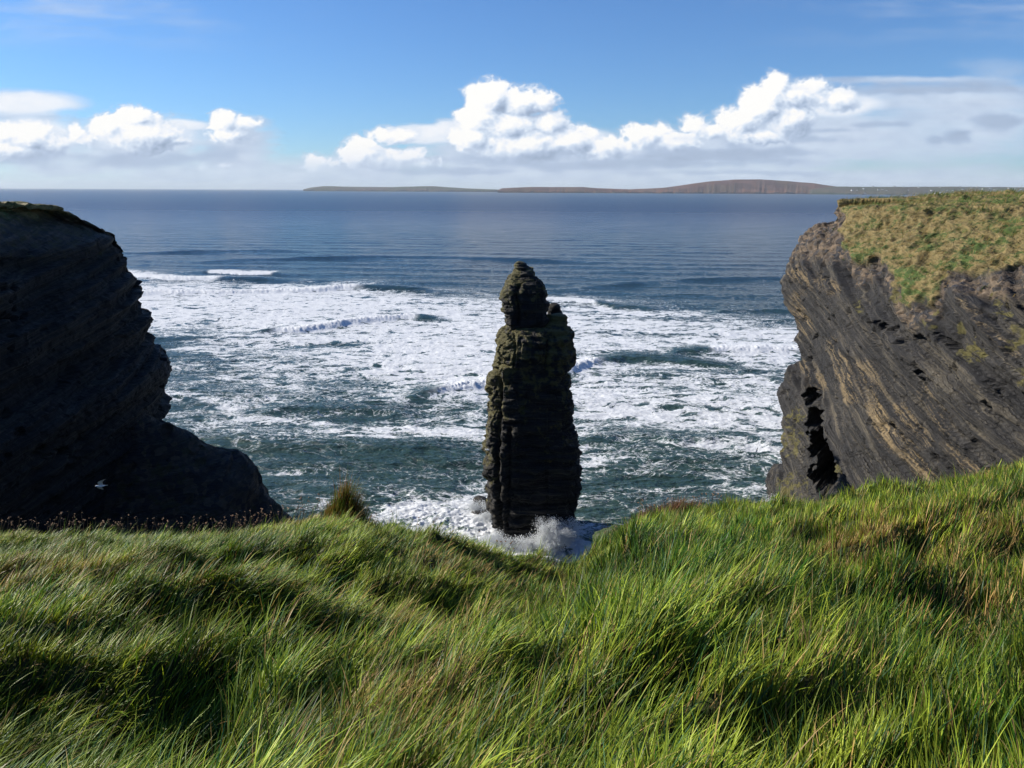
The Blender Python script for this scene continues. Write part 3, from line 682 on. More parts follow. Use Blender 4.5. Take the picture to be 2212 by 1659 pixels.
# ------------------------------------------------------------------ sea stack
def loft(name, img_l, img_r, Y, mat, parent=None, depth=.85, seed=400, nu=620, nv=620, power=2.8, top=None, groove=None, mossk=(.1, .5), cap=True, rot=0.0, amp=1.0):
    """solid of revolution-like shape between a left and a right outline (both measured, at depth Y)"""
    l = at_depth([p[0] for p in img_l], [p[1] for p in img_l], Y); r = at_depth([p[0] for p in img_r], [p[1] for p in img_r], Y)
    l = l[np.argsort(l[:, 2])]; r = r[np.argsort(r[:, 2])]
    z0 = min(l[0, 2], r[0, 2]); z1 = max(l[-1, 2], r[-1, 2])
    z = np.linspace(z0, z1, nv)
    xl = np.interp(z, l[:, 2], l[:, 0]); xr = np.interp(z, r[:, 2], r[:, 0])
    cx = (xl+xr)/2; hw = np.maximum((xr-xl)/2, .15)
    hb = blur(hw, 30, 0)*depth
    if cap:
        k = np.clip((z1-z)/.5, 0, 1); kk = np.sqrt(1-(1-k)**2); hw = hw*np.maximum(kk, .02); hb = hb*np.maximum(kk, .02)
    th = np.linspace(0, 2*np.pi, nu, endpoint=False)
    ct, st = np.cos(th), np.sin(th)
    rr = (np.abs(ct)**power+np.abs(st)**power)**(-1/power)
    X = cx[None]+hw[None]*(rr*ct)[:, None]; Yy = Y+hb[None]*(rr*st)[:, None]
    P = np.stack([X, Yy, z[None]+0*X], -1)
    nrm = grid_normals(P, wrap=True)
    if nrm[0, nv//2, 0] < 0: nrm = -nrm
    al = (X-cx[None])*1.0+Yy*.6
    rel = rock_relief(P[..., 2]+.5*noise(X/4, Yy/4, seed=seed+80), X*5, Yy*3, seed, amp=.95*amp, rings=.7, pits=.4, wide=2)
    f1, r1, f2 = worley(P[..., 2]/5.5, X/2.6, Yy/2.6, seed=seed+70)
    rel += amp*.55*(r1-.5)*sstep(0, .06, f2-f1)
    rel += amp*.14*fbm(X/2.2, Yy/2.2, P[..., 2]/9, o=3, seed=seed+40)
    rel += -.3*amp*sstep(.35, .45, noise(X/1.4, Yy/1.4, P[..., 2]/12, seed=seed+44))
    if groove:
        px, py = project(P); front = (Yy < Y)
        for pts, w_, dp in groove:
            gx = np.interp(py, [p[1] for p in pts], [p[0] for p in pts])
            ins = (py > pts[0][1]) & (py < pts[-1][1])
            rel -= dp*np.exp(-((px-gx)/w_)**2)*front*ins
    k = sstep(0, .08, (z-z0)/(z1-z0))
    P2 = P+nrm*rel[..., None]*sstep(z1, z1-.6, z)[None, :, None]
    mz = (z-z0)/(z1-z0)
    moss = lerp(mossk[0], mossk[1], mz)[None]+0*X+.30*np.clip(-nrm[..., 0], 0, 1)+.16*noise(X/2, Yy/2, P[..., 2]/2, seed=seed+60)
    V = P2.reshape(-1, 3); F = grid_faces(nu, nv, wrap=True)
    o = mesh_np(name, V, F, mat, parent, attrs={'grass': 0*moss, 'moss': moss, 'tan': 0*moss, 'rubble': 0*moss})
    # close the top
    return o
def build_stack():
    def K(pts): return [(875+x*.4397, 525+y*.4397) for x, y in pts]
    m = rock_material('stack_rock', 0.0, wet=.3, tone=.34, mosst=.95)  # low tone puts part of the front's shade into the rock colour
    root = bpy.data.objects.new('sea_stack', None); COL.objects.link(root); root.location = (STACK_XY[0], 110, 0)
    tag(root, 'tall dark sea stack with a pinnacle standing in white surf', 'sea stack')
    L = [(478,1560),(465,1470),(450,1375),(430,1345),(424,1290),(405,1225),(400,1150),(388,1080),(390,1000),(398,940),(412,860),(414,740),(425,650),(440,625),(455,560),(455,485),(470,450),(500,425),(520,412)]
    R = [(760,1560),(780,1470),(802,1395),(822,1335),(832,1250),(846,1150),(850,1050),(845,970),(815,890),(820,850),(815,760),(800,680),(787,650),(785,622),(818,602),(826,520),(822,460),(806,425),(775,400)]
    parts = []
    parts.append(loft('stack_body', K(L), K(R), 110, m, depth=.95, seed=400, mossk=(-.16, .66), power=3.6,
        groove=[(K([(455,610),(470,720),(462,820),(458,920),(450,1100),(462,1300),(470,1420)]), 4.5, 1.5), (K([(520,900),(510,1000),(505,1200),(500,1400)]), 5, .8), (K([(530,430),(545,520),(535,600)]), 3, .5), (K([(700,470),(690,600)]), 3, .5)]))
    L = [(500,470),(495,400),(492,345),(478,305),(478,250),(498,215),(525,172),(550,135),(543,88)]
    R = [(680,470),(672,405),(700,370),(696,315),(688,255),(682,208),(636,172),(617,140),(592,110),(578,88)]
    parts.append(loft('pinnacle', K(L), K(R), 109.8, m, depth=.85, seed=450, mossk=(.10, .62), power=3.6, nu=420, nv=420, amp=.8,
        groove=[(K([(560,200),(545,260),(560,330),(550,410)]), 5, .8)]))
    parts.append(loft('rock_horn', K([(640,520),(645,440),(662,408),(690,388),(704,366),(716,350),(730,344)]), K([(812,520),(808,440),(802,400),(798,372),(794,352),(784,344)]), 109.2, m, depth=.9, seed=470, mossk=(.5, .75), power=2.3, nu=260, nv=220, amp=.6))
    parts.append(loft('rock_knob', K([(690,460),(692,380),(697,330),(703,306),(708,292)]), K([(785,460),(768,380),(770,332),(764,304),(756,292)]), 113.0, m, depth=.8, seed=480, mossk=(.1, .2), power=2.2, nu=200, nv=160, amp=.35))
    m2 = rock_material('wet_brown_rock', 0.0, wet=.6, tone=1.0)
    parts.append(loft('rock_ledge', K([(300,1400),(325,1300),(333,1258),(350,1240)]), K([(480,1420),(450,1340),(432,1300),(405,1270),(378,1240)]), 117.0, m2, depth=.6, seed=490, mossk=(-.3, -.3), power=2.2, nu=260, nv=160, amp=.5))
    for p in parts:
        p.parent = root; p.matrix_parent_inverse = Matrix.Translation((-STACK_XY[0], -110, 0))
    # bare rocks at the waterline beside it
RIGHT = build_right()
build_left()
build_stack()
# ------------------------------------------------------------------ near clifftop ground
SIL = [(-900,1190),(-300,1170),(0,1162),(150,1160),(400,1172),(480,1162),(600,1138),(690,1122),(745,1118),(800,1154),(950,1166),(1050,1200),(1110,1240),(1200,1256),(1250,1248),(1290,1192),(1380,1134),(1480,1110),(1600,1094),(1750,1104),(1800,1090),(1900,1066),(2000,1058),(2100,1026),(2212,996),(2600,940),(3200,880)]
RAD = [(-900,13),(0,12.5),(400,12),(745,11),(950,9.5),(1200,8.6),(1290,10),(1480,12.5),(1750,14.5),(2000,17),(2212,19),(2600,24),(3200,30)]
def _az(px): d = ray(px, 1100+0*np.asarray(px, float)); return np.arctan2(d[..., 0], d[..., 1])
SA = _az([p[0] for p in SIL]); _d = ray([p[0] for p in SIL], [p[1] for p in SIL])
ST = -_d[:, 2]/np.hypot(_d[:, 0], _d[:, 1])
RA = _az([p[0] for p in RAD]); RV = np.array([p[1] for p in RAD], float)
FOOT = 48.38
GRASS_LIFT = .17
def base_ground(x, y):
    r = np.hypot(x, y)+1e-6; a = np.arctan2(x, y)
    back = sstep(1.2, 1.7, np.abs(a))
    R = np.interp(a, RA, RV)*(1+back*3); tn = np.interp(a, SA, ST)*(1-back)+.05*back
    D = R*tn-(EYE-FOOT)+GRASS_LIFT
    q = r/R
    z = FOOT-D*np.minimum(q, 1)**1.32
    z = z-np.where(q > 1, (np.minimum(r-R, 40)*1.9)*sstep(0, 1.2, r-R)+.5*(r-R)*0, 0)
    return np.maximum(z, -6), r, R
def hit(px, py):                  # point of the base ground seen at a photograph pixel
    d = ray(px, py); t = np.arange(1.0, 40, .02)
    X = d[0]*t; Y = d[1]*t; Z = EYE+d[2]*t
    z = base_ground(X, Y)[0]; k = np.argmax(z+.15 > Z); return X[k], Y[k]
BUMPS = []
for px, py, h, rx, ry, rot in [
    (300,1250,.22,2.2,1.0,.2),(700,1240,.10,1.6,.8,.2),(330,1395,.16,1.4,.45,.25),(650,1350,.16,.9,.5,.3),(120,1600,-.18,.8,.4,.15),(430,1610,-.16,.7,.35,.1),
    (830,1430,-.30,.5,.4,0),(930,1330,-.24,.7,.5,0),(980,1180,-.1,.8,.8,0),(1170,1280,.22,.7,.5,.3),(1150,1340,-.34,.8,.35,.3),(1420,1290,.30,1.2,.55,.35),
    (1300,1500,.34,1.0,.7,.4),(1700,1380,.30,1.1,.7,.2),(1650,1210,.3,1.6,.9,.3),(1330,1200,.22,.9,.6,.5),(1960,1240,-.45,1.5,.6,-.5),(2130,1180,.2,1.4,1.0,0),
    (1950,1400,-.18,.8,.35,-.1),(2100,1330,.2,1.0,.5,0),(600,1500,.16,.6,.35,.3),(1480,1400,-.12,.7,.25,.2),(0,1460,.2,.9,.5,0),(1850,1130,.2,1.6,1.2,0),(520,1290,-.15,.8,.4,.2),(180,1330,-.1,.9,.3,.2)]:
    bx, by = hit(px, py); BUMPS.append((bx, by, h, rx, ry, rot))
def ground_h(x, y):
    z, r, R = base_ground(x, y)
    e = sstep(1.15, .75, r/R)
    for bx, by, h, rx, ry, rot in BUMPS:
        c, s_ = math.cos(rot), math.sin(rot); u = (x-bx)*c+(y-by)*s_; v = -(x-bx)*s_+(y-by)*c
        z = z+h*np.exp(-(u/rx)**2-(v/ry)**2)*(.35+.65*e)
    k = .45+.55*e
    z = z+k*.30*fbm((x+.3*y)/2.2, (y-.25*x)/1.2, o=2, seed=500)
    z = z+k*.19*fbm((x+.35*y)/.80, (y-.3*x)/.45, o=2, seed=501, ridged=True)+k*.09*noise(x/.33, y/.28, seed=502)
    return z
def build_ground():
    xs = np.concatenate([np.linspace(-70, -14, 90)[:-1], np.linspace(-14, 22, 520), np.linspace(22, 90, 100)[1:]])
    ys = np.concatenate([np.linspace(-40, .5, 60)[:-1], np.linspace(.5, 24, 420), np.linspace(24, 60, 60)[1:]])
    X, Y = np.meshgrid(xs, ys, indexing='ij')
    Z = ground_h(X, Y)-.03
    t = NT('turf'); P = t.pos()
    n = t.noise(P, 1.3, 5, .65)
    c = t.ramp(n, [(.3, (.012, .016, .006)), (.5, (.030, .040, .012)), (.62, (.07, .06, .028)), (.75, (.10, .08, .045))])
    m = t.surface(t.principled(c, .9, t.bump(t.noise(P, 14, 4, .7), .8, .03), .2))
    o = mesh_np('ground', np.stack([X, Y, Z], -1).reshape(-1, 3), grid_faces(len(xs), len(ys)), m)
    tag(o, 'hummocky turf of the near clifftop', kind='structure')

# ------------------------------------------------------------------ grass
def grass_material(name, trans=.34, rough=.42):
    t = NT(name)
    c = t.attr('albedo', 'Color')
    p = t.principled(c, rough, None, .16)
    tl = t.n.new('ShaderNodeBsdfTranslucent'); t.set(tl.inputs['Color'], t.mix(1.0, c, (1.0, 1.0, .55), 'MULTIPLY'))
    return t.surface(t.mixsh(trans, p, tl.outputs[0]))
def blades(name, root, L, W, dirv, phi0, phi1, col0, col1, mat, nseg=4, parent=None, rnd=None):
    """root (n,3), length, width, lean direction (n,2) and angle from vertical at base and tip; one ribbon per blade"""
    n = len(root); k = nseg
    P = np.zeros((n, 2*k+1, 3), np.float32); C = np.zeros((n, 2*k+1, 3), np.float32)
    tw = rnd.uniform(-.9, .9, n); c, s_ = np.cos(tw), np.sin(tw)
    side = np.stack([-dirv[:, 1]*c+dirv[:, 0]*s_, dirv[:, 0]*c+dirv[:, 1]*s_, 0*c], -1)
    p = root.copy()
    for j in range(k+1):
        f = j/k
        if j:
            ph = phi0+(phi1-phi0)*((j-.5)/k)**1.1
            st = (L/k)[:, None]*np.stack([dirv[:, 0]*np.sin(ph), dirv[:, 1]*np.sin(ph), np.cos(ph)], -1)
            p = p+st
        ww = W*(1-f**1.8)*.5*(1 if j else .8)
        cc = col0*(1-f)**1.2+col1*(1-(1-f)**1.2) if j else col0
        if j < k:
            P[:, 2*j] = p-side*ww[:, None]; P[:, 2*j+1] = p+side*ww[:, None]
            C[:, 2*j] = cc; C[:, 2*j+1] = cc
        else:
            P[:, 2*k] = p; C[:, 2*k] = cc
    base = (np.arange(n)*(2*k+1))[:, None]
    quads = np.concatenate([base+np.array([[2*j, 2*j+1, 2*j+3, 2*j+2]]) for j in range(k-1)], 1).reshape(n, -1)
    tri = base+np.array([[2*k-2, 2*k-1, 2*k]])
    F = np.concatenate([quads, tri], 1).ravel()
    fs = np.tile(np.array([4]*(k-1)+[3]), n)
    return mesh_np(name, P.reshape(-1, 3), F, mat, parent, colors={'albedo': C.reshape(-1, 3)}, fsize=fs)
DRY = []
for px, py, rx, ry, am in [(760,1300,.9,.35,.6),(1000,1250,.5,.5,.35),(930,1410,.25,.25,.9),(1270,1225,.45,.5,.95),(1380,1130,.9,.6,.7),(1280,1180,.5,.5,.9),(1880,1080,2.4,1.0,.85),(2060,1050,3,1.2,.8),(2190,1010,3,1.2,.8),
        (1930,1240,.5,.9,.8),(2010,1270,.5,.4,.7),(1060,1190,.6,.3,.7),(640,1130,1.0,.5,.8),(560,1140,.8,.3,.7),(1820,1100,1.5,.8,.75),(2200,1180,.8,.6,.4),(60,1280,.7,.5,.5),(400,1320,.4,.25,.5),(650,1300,.7,.3,.55),(2150,1340,.5,.4,.4),(860,1600,.3,.3,.5),(1480,1130,.9,.5,.5)]:
    bx, by = hit(px, min(py, 1640)); DRY.append((bx, by, rx, ry, am))
def palette(x, y, r_, n):
    dry = np.zeros(n)
    for bx, by, rx, ry, am in DRY:
        dry = np.maximum(dry, am*np.exp(-((x-bx)/rx)**2-((y-by)/ry)**2))
    patch = fbm(x/1.1, y/.8, o=3, seed=610)
    dry = np.clip(dry+.16*(patch > .15)*patch*3+.05, 0, 1)
    isdry = r_.random(n) < dry*.9+.03
    g = np.clip(.5+.9*fbm(x/1.6, y/1.1, o=2, seed=611)+r_.normal(0, .38, n), 0, 1)[:, None]
    green = np.array([.050, .150, .014])*(1-g)+np.array([.42, .50, .050])*g
    blue = np.array([.060, .150, .058]); b = (r_.random(n) < .12)[:, None]
    green = np.where(b, blue*(.7+.6*r_.random((n, 1))), green)
    s = r_.random((n, 1)); straw = np.array([.64, .45, .17])*(1-s)+np.array([.42, .27, .09])*s
    col = np.where(isdry[:, None], straw, green)*(.45+1.1*r_.random((n, 1))**1.3)
    return col, isdry, dry
def build_grass():
    r_ = np.random.default_rng(5)
    m = grass_material('grass_blades')
    sets = []
    # LOD rings: density per m2, r range, width factor, segments
    for (ra, rb, dens, wid, seg) in [(1.0, 4.0, 7500, .0060, 5), (4.0, 8.0, 7000, .0066, 4), (8.0, 15, 4800, .0082, 3), (15, 30, 1400, .013, 3)]:
        a0, a1 = math.radians(-46), math.radians(46)
        n = int(dens*(rb**2-ra**2)/2*(a1-a0))
        th = r_.uniform(a0, a1, n); r = np.sqrt(r_.uniform(ra**2, rb**2, n))
        x = r*np.sin(th); y = r*np.cos(th)
        R = np.interp(th, RA, RV)
        tf = fbm(x/.42, y/.30, o=2, seed=620)                  # tussock clumps
        keep = (r < R+.9) & (r_.random(n) < .62+.9*tf+.2)
        x, y, th, r, R, tf = [v[keep] for v in (x, y, th, r, R, tf)]; n = len(x)
        z = ground_h(x, y)
        col, isdry, dry = palette(x, y, r_, n)
        f1, cr, f2 = worley(x/.17, y/.14, seed=640)
        g1, cq, g2 = worley(x/.5, y/.4, seed=641)
        swirl = noise(x/1.8, y/1.3, seed=630)*.8+(cr-.5)*1.0+(cq-.5)*.8
        right = sstep(-1.0, 2.0, x-.15*y+.3)
        da = lerp(.40, 1.0, right)+swirl+r_.normal(0, .58, n)          # direction of the lean, from +x towards +y
        dirv = np.stack([np.cos(da), np.sin(da)], -1)
        Lh = (.19+.06*noise(x/1.3, y/1.0, seed=633)+.05*tf)*(.75+.5*cr)*np.exp(r_.normal(0, .25, n))
        Lh = Lh*np.where(dry > .6, .75, 1)*(1.0-.40*sstep(2.0, 6, r))
        bend = lerp(1.15, .70, right)+.30*noise(x/1.1, y/.9, seed=634)+(cr-.5)*.5+r_.normal(0, .30, n)
        phi0 = lerp(.28, .12, right)+np.abs(r_.normal(0, .25, n)); phi1 = np.clip(bend, .1, 1.95)
        col = col*(.70+.60*((cr*7.13) % 1))[:, None]*(1+.35*sstep(-.1, .45, fbm(x/.9, y/.7, o=2, seed=650)))[:, None]
        W = wid*(.65+.7*r_.random(n))*np.where(isdry, .85, 1)
        sets.append((np.stack([x, y, z-.02], -1), Lh, W, dirv, phi0, phi1, col*np.array([.36, .32, .32]), col, seg))  # root colour darkened to deepen the shade between blades
    # long pale stems and flowering culms that stand up out of the sward
    n = 5200
    th = r_.uniform(-.8, .8, n); r = np.sqrt(r_.uniform(1.2, 13.5**2, n)); x = r*np.sin(th); y = r*np.cos(th)
    keep = (r < np.interp(th, RA, RV)-.1); x, y, r = x[keep], y[keep], r[keep]; n = len(x)
    da = r_.normal(.5, .6, n); pale = np.array([.42, .36, .17])*(.6+.6*r_.random((n, 1))); gr = np.array([.16, .26, .07])*(.7+.6*r_.random((n, 1)))
    col = np.where((r_.random(n) < .45)[:, None], pale, gr)
    sets.append((np.stack([x, y, ground_h(x, y)-.02], -1), r_.uniform(.20, .42, n)*(1-.35*sstep(3, 10, r)), np.maximum(.0022, r*.0006)*(.8+.4*r_.random(n)), np.stack([np.cos(da), np.sin(da)], -1),
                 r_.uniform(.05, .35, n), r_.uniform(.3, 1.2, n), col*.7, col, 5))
    par = None
    objs = []
    for i, s_ in enumerate(sets):
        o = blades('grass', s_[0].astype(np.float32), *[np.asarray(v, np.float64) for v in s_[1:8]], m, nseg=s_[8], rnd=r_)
        objs.append(o)
    for o in objs: tag(o, 'long wind combed grass covering the near clifftop', kind='stuff')
    return m
GRASS_MAT = None
build_ground()
GRASS_MAT = build_grass()
# ------------------------------------------------------------------ turf on the far cliff tops
def build_far_grass():
    P, g, px, py, rub = RIGHT
    r_ = np.random.default_rng(9)
    ok = ((g > .6)*1.0+.30*((rub > .15) & (P[..., 2] > 40) & (fbm(P[..., 0]/1.5, P[..., 1]/1.5, P[..., 2]/1.5, o=2, seed=690) > .12))) * ((P[..., 1] > 55) & (P[..., 1] < 140) & (P[..., 0] < 110) & (P[..., 2] > 40))
    # quads weighted by area
    A = np.linalg.norm(np.cross(P[1:, :-1]-P[:-1, :-1], P[:-1, 1:]-P[:-1, :-1]), axis=-1)*ok[:-1, :-1]
    pr = A.ravel()/A.sum(); n = 150000
    k = r_.choice(len(pr), n, p=pr); i, j = k//A.shape[1], k % A.shape[1]
    u, v = r_.random((2, n, 1))
    Q = P[i, j]*(1-u)*(1-v)+P[i+1, j]*u*(1-v)+P[i, j+1]*(1-u)*v+P[i+1, j+1]*u*v
    x, y, z = Q.T
    tuf = fbm(x/1.6, y/2.2, z/1.5, o=3, seed=700)
    keep = r_.random(n) < .55+1.0*tuf; Q = Q[keep]; x, y, z = Q.T; n = len(x); tuf = tuf[keep]
    dry = np.clip(.58+1.6*fbm(x/4.5, y/5, z/2, o=3, seed=701)+.25*sstep(48.3, 46, z)-.15*sstep(47.8, 48.8, z), 0, 1)
    isd = r_.random(n) < dry
    s_ = r_.random((n, 1))
    col = np.where(isd[:, None], np.array([.42, .30, .10])*(1-s_)+np.array([.22, .15, .06])*s_, np.array([.07, .14, .022])*(1-s_)+np.array([.15, .22, .04])*s_)
    col = col*(.7+.5*r_.random((n, 1)))
    da = .1+1.2*noise(x/5, y/5, seed=702)+r_.normal(0, .4, n)
    L = (.58+.35*tuf)*np.exp(r_.normal(0, .25, n))
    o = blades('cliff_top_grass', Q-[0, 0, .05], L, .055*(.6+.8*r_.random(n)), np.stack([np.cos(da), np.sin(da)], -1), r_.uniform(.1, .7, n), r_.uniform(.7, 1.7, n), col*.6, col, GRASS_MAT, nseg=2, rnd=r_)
    tag(o, 'wind blown green and straw coloured grass on the right headland', kind='stuff')

# ------------------------------------------------------------------ far shore
def far_land(name, label, sil, base_y, Rm, seed, cliff, colors):
    px = np.linspace(sil[0][0], sil[-1][0], 700)
    top = np.interp(px, [p[0] for p in sil], [p[1] for p in sil])
    q = at_depth(px, top, Rm); hz = np.maximum(q[:, 2], .5)
    cf = np.minimum(hz*.9, cliff*(.7+.5*noise(px/22, seed=seed)+.25*noise(px/6, seed=seed+1)))
    v = np.linspace(0, 1, 60)
    X = q[:, 0][:, None]+0*v[None]; hh = hz[:, None]*(1+.0*v[None])
    depth = 2600.0
    Yy = Rm-depth*.5+np.where(v < .12, v*250, 30+(v-.12)/.88*depth)[None]+40*noise(px/30, seed=seed+2)[:, None]
    rise = np.where(v < .12, v/.12, 1)[None]*cf[:, None]
    up = sstep(.12, .62, v)[None]*(hz-cf)[:, None]
    Z = rise+up-6*(v[None] < .02)
    Z = np.where(v[None] > .7, Z*(1-.6*sstep(.7, 1, v)[None]), Z)
    Z = Z+.04*Z*noise(X/300, Yy/300, seed=seed+5)
    X = X*(Yy/Rm)
    t = NT(name+'_surface'); P = t.pos((.0006, .0006, .004)); n1 = t.noise(P, 1.6, 6, .65, .4)
    fld = t.voro(t.pos((.0022, .0016, .003)), 1, 'F1', 'Color'); sp = t.n.new('ShaderNodeSeparateColor'); t.set(sp.inputs[0], fld)
    c = t.mix(t.ss(n1, .40, .62), colors[0], colors[1]); c = t.mix(t.math('MULTIPLY', sp.outputs[0], .5), c, colors[2])
    sx = t.n.new('ShaderNodeSeparateXYZ'); t.set(sx.inputs[0], t.n.new('ShaderNodeNewGeometry').outputs['Normal'])
    steep = t.ss(sx.outputs['Z'], .80, .45)
    c = t.mix(steep, c, t.mix(t.noise(t.pos((.004, .004, .02)), 1, 4, .7), (.08, .07, .065), (.20, .17, .14)))
    m = t.surface(t.principled(c, .95, t.bump(t.noise(t.pos((.004, .004, .01)), 1, 5, .7), 1, 30), .1))
    o = mesh_np(name, np.stack([X, Yy, Z], -1).reshape(-1, 3), grid_faces(700, 60), m)
    tag(o, label, kind='structure')
    return X, Yy, Z
def build_far():
    far_land('island', 'low distant peninsula on the horizon left of the hill', [(655,409),(672,405),(700,402),(760,403.5),(850,404),(930,402),(970,404.5),(1010,407),(1080,409.5)], 412, 21000, 800, 45, [(.055, .07, .032), (.09, .06, .05), (.04, .06, .025)])
    far_land('hills', 'distant brown heather hill above sea cliffs on the horizon', [(1075,411),(1085,406.5),(1140,404),(1260,404),(1290,406.5),(1360,409),(1430,406),(1480,399),(1530,392),(1590,387.5),(1640,387),(1700,391),(1760,396),(1800,402),(1840,406),(1900,408),(1960,411),(2000,413)], 416, 16000, 810, 42, [(.075, .034, .026), (.15, .07, .045), (.08, .065, .03)])
    X, Y, Z = far_land('coast', 'low distant coast with fields and white houses at the right horizon', [(1750,409),(1800,403),(1900,403.5),(2050,403),(2212,404.5),(2450,405),(2700,407),(3000,410)], 416, 15200, 820, 22, [(.06, .075, .035), (.085, .065, .045), (.11, .10, .06)])
    # the white houses along that coast
    r_ = random.Random(4)
    white = NT('white_render'); wm = white.surface(white.principled((.82, .81, .78), .7))
    slate = NT('slate_roof'); sm = slate.surface(slate.principled((.10, .10, .11), .6))
    w_, d_, h_ = 11., 7., 5.2
    wall = mesh_np('wall', [(-w_,-d_,-3),(w_,-d_,-3),(w_,d_,-3),(-w_,d_,-3),(-w_,-d_,h_),(w_,-d_,h_),(w_,d_,h_),(-w_,d_,h_),(-w_,0,h_+5),(w_,0,h_+5)],
        [0,1,5,4, 1,2,6,5, 2,3,7,6, 3,0,4,7, 4,7,8, 5,9,6], wm, smooth=False, fsize=[4,4,4,4,3,3])
    e = .7
    roof = mesh_np('roof', [(-w_-e,-d_-e,h_-.4),(w_+e,-d_-e,h_-.4),(w_+e,0,h_+5.5),(-w_-e,0,h_+5.5),(-w_-e,d_+e,h_-.4),(w_+e,d_+e,h_-.4),
        (-w_-e,-d_-e,h_),(w_+e,-d_-e,h_),(w_+e,0,h_+6),(-w_-e,0,h_+6),(-w_-e,d_+e,h_),(w_+e,d_+e,h_)], [[0,1,2,3],[3,2,5,4],[7,6,9,8],[8,9,10,11],[0,6,7,1],[4,5,11,10]], sm, smooth=False)
    first = None
    spots = []
    for px in [1842,1853,1868,1884,1897,1908,1918,1933,1950,1962,1985,1998,2012,2030,2046,2060,2072,2081,2097,2110,2124,2139,2150,2166,2181,2195,2206]:
        spots.append((px+r_.uniform(-2, 2), r_.uniform(.32, .60)))
    for px in [1868,1955,2022,2034,2040,2062,2078,2087,2101,2125,2163,2200]:
        spots.append((px+r_.uniform(-2, 2), r_.uniform(.13, .28)))
    ci = np.linspace(1750, 3000, 700)
    for k, (px, v) in enumerate(spots):
        i = int(np.argmin(np.abs(ci-px))); j = int(v*59)
        root = bpy.data.objects.new('house', None); COL.objects.link(root)
        root.location = (X[i, j], Y[i, j], Z[i, j]+1); root.rotation_euler = (0, 0, r_.uniform(-.5, .5)); sc = r_.uniform(1.0, 1.6); root.scale = (sc, sc, sc)
        tag(root, 'small white house among others on the far low coast at right', 'house', 'white houses along the far coast')
        if first is None: first = root; a, b = wall, roof
        else:
            a = wall.copy(); b = roof.copy(); COL.objects.link(a); COL.objects.link(b)
        a.parent = root; b.parent = root

# ------------------------------------------------------------------ spray and splash at the foot of the stack
def drops(name, pts, size, mat, label):
    n = len(pts); r_ = np.random.default_rng(3)
    T = np.array([(1,0,0),(-1,0,0),(0,1,0),(0,-1,0),(0,0,1),(0,0,-1)], float)
    Fq = np.array([(0,2,4),(2,1,4),(1,3,4),(3,0,4),(2,0,5),(1,2,5),(3,1,5),(0,3,5)])
    V = pts[:, None]+T[None]*size[:, None, None]*np.stack([np.ones(n), np.ones(n), r_.uniform(.8, 2.0, n)], -1)[:, None]
    F = (np.arange(n)*6)[:, None, None]+Fq[None]
    o = mesh_np(name, V.reshape(-1, 3), F.reshape(-1, 3), mat)
    tag(o, label, kind='stuff')
def build_spray():
    t = NT('spray_white'); p = t.principled((.92, .94, .95), .8, None, .1)
    tl = t.n.new('ShaderNodeBsdfTranslucent'); tl.inputs['Color'].default_value = (.92, .94, .95, 1)
    m = t.surface(t.mixsh(.45, p, tl.outputs[0]))
    r_ = np.random.default_rng(21); cx, cy = STACK_XY
    out = []; sz = []
    def plume(px, py, Y, h, w_, n, lean=0., jets=26):
        b = at_depth(px, py, Y)
        jx = r_.normal(0, w_*.40, jets); jy = r_.normal(0, w_*.25, jets); jh = h*(.25+.75*r_.random(jets)**1.3)*np.exp(-(jx/w_)**2)
        dx = r_.normal(0, .30, jets)+lean+.25*jx/w_; dy = r_.normal(0, .2, jets)
        k = r_.integers(0, jets, n); u = r_.random(n)**.8*1.25
        up = jh[k]*(4*(u/1.6)-4*(u/1.6)**2)
        sp = .10+.30*u
        out.append(np.stack([b[0]+jx[k]+dx[k]*u*jh[k]*.8+r_.normal(0, 1, n)*sp, b[1]+jy[k]+dy[k]*u*jh[k]+r_.normal(0, 1, n)*sp, b[2]-.4+up+r_.normal(0, 1, n)*sp*.7], -1)); sz.append(.012+.050*r_.random(n)**3)
    plume(1190, 1180, 101.2, 4.6, 2.4, 22000, .10, 60)
    plume(1222, 1168, 102.2, 3.8, 1.8, 7000, .2); plume(1150, 1180, 102.3, 2.4, 2.2, 6000, -.1)
    plume(1098, 1182, 102.0, 2.2, 1.8, 6000, -.2); plume(1066, 1168, 103.0, 1.6, 1.6, 5000, -.2); plume(1056, 1120, 108, 1.3, 2.0, 4000, -.2)
    plume(1030, 1095, 113, 1.2, 2.4, 4000, -.1); plume(1130, 1186, 101.6, 1.1, 3.0, 4000)
    plume(1675, 1084, 119, 1.3, 2.5, 3000)
    drops('sea_spray', np.concatenate(out), np.concatenate(sz), m, 'white spray of waves breaking at the foot of the stack')

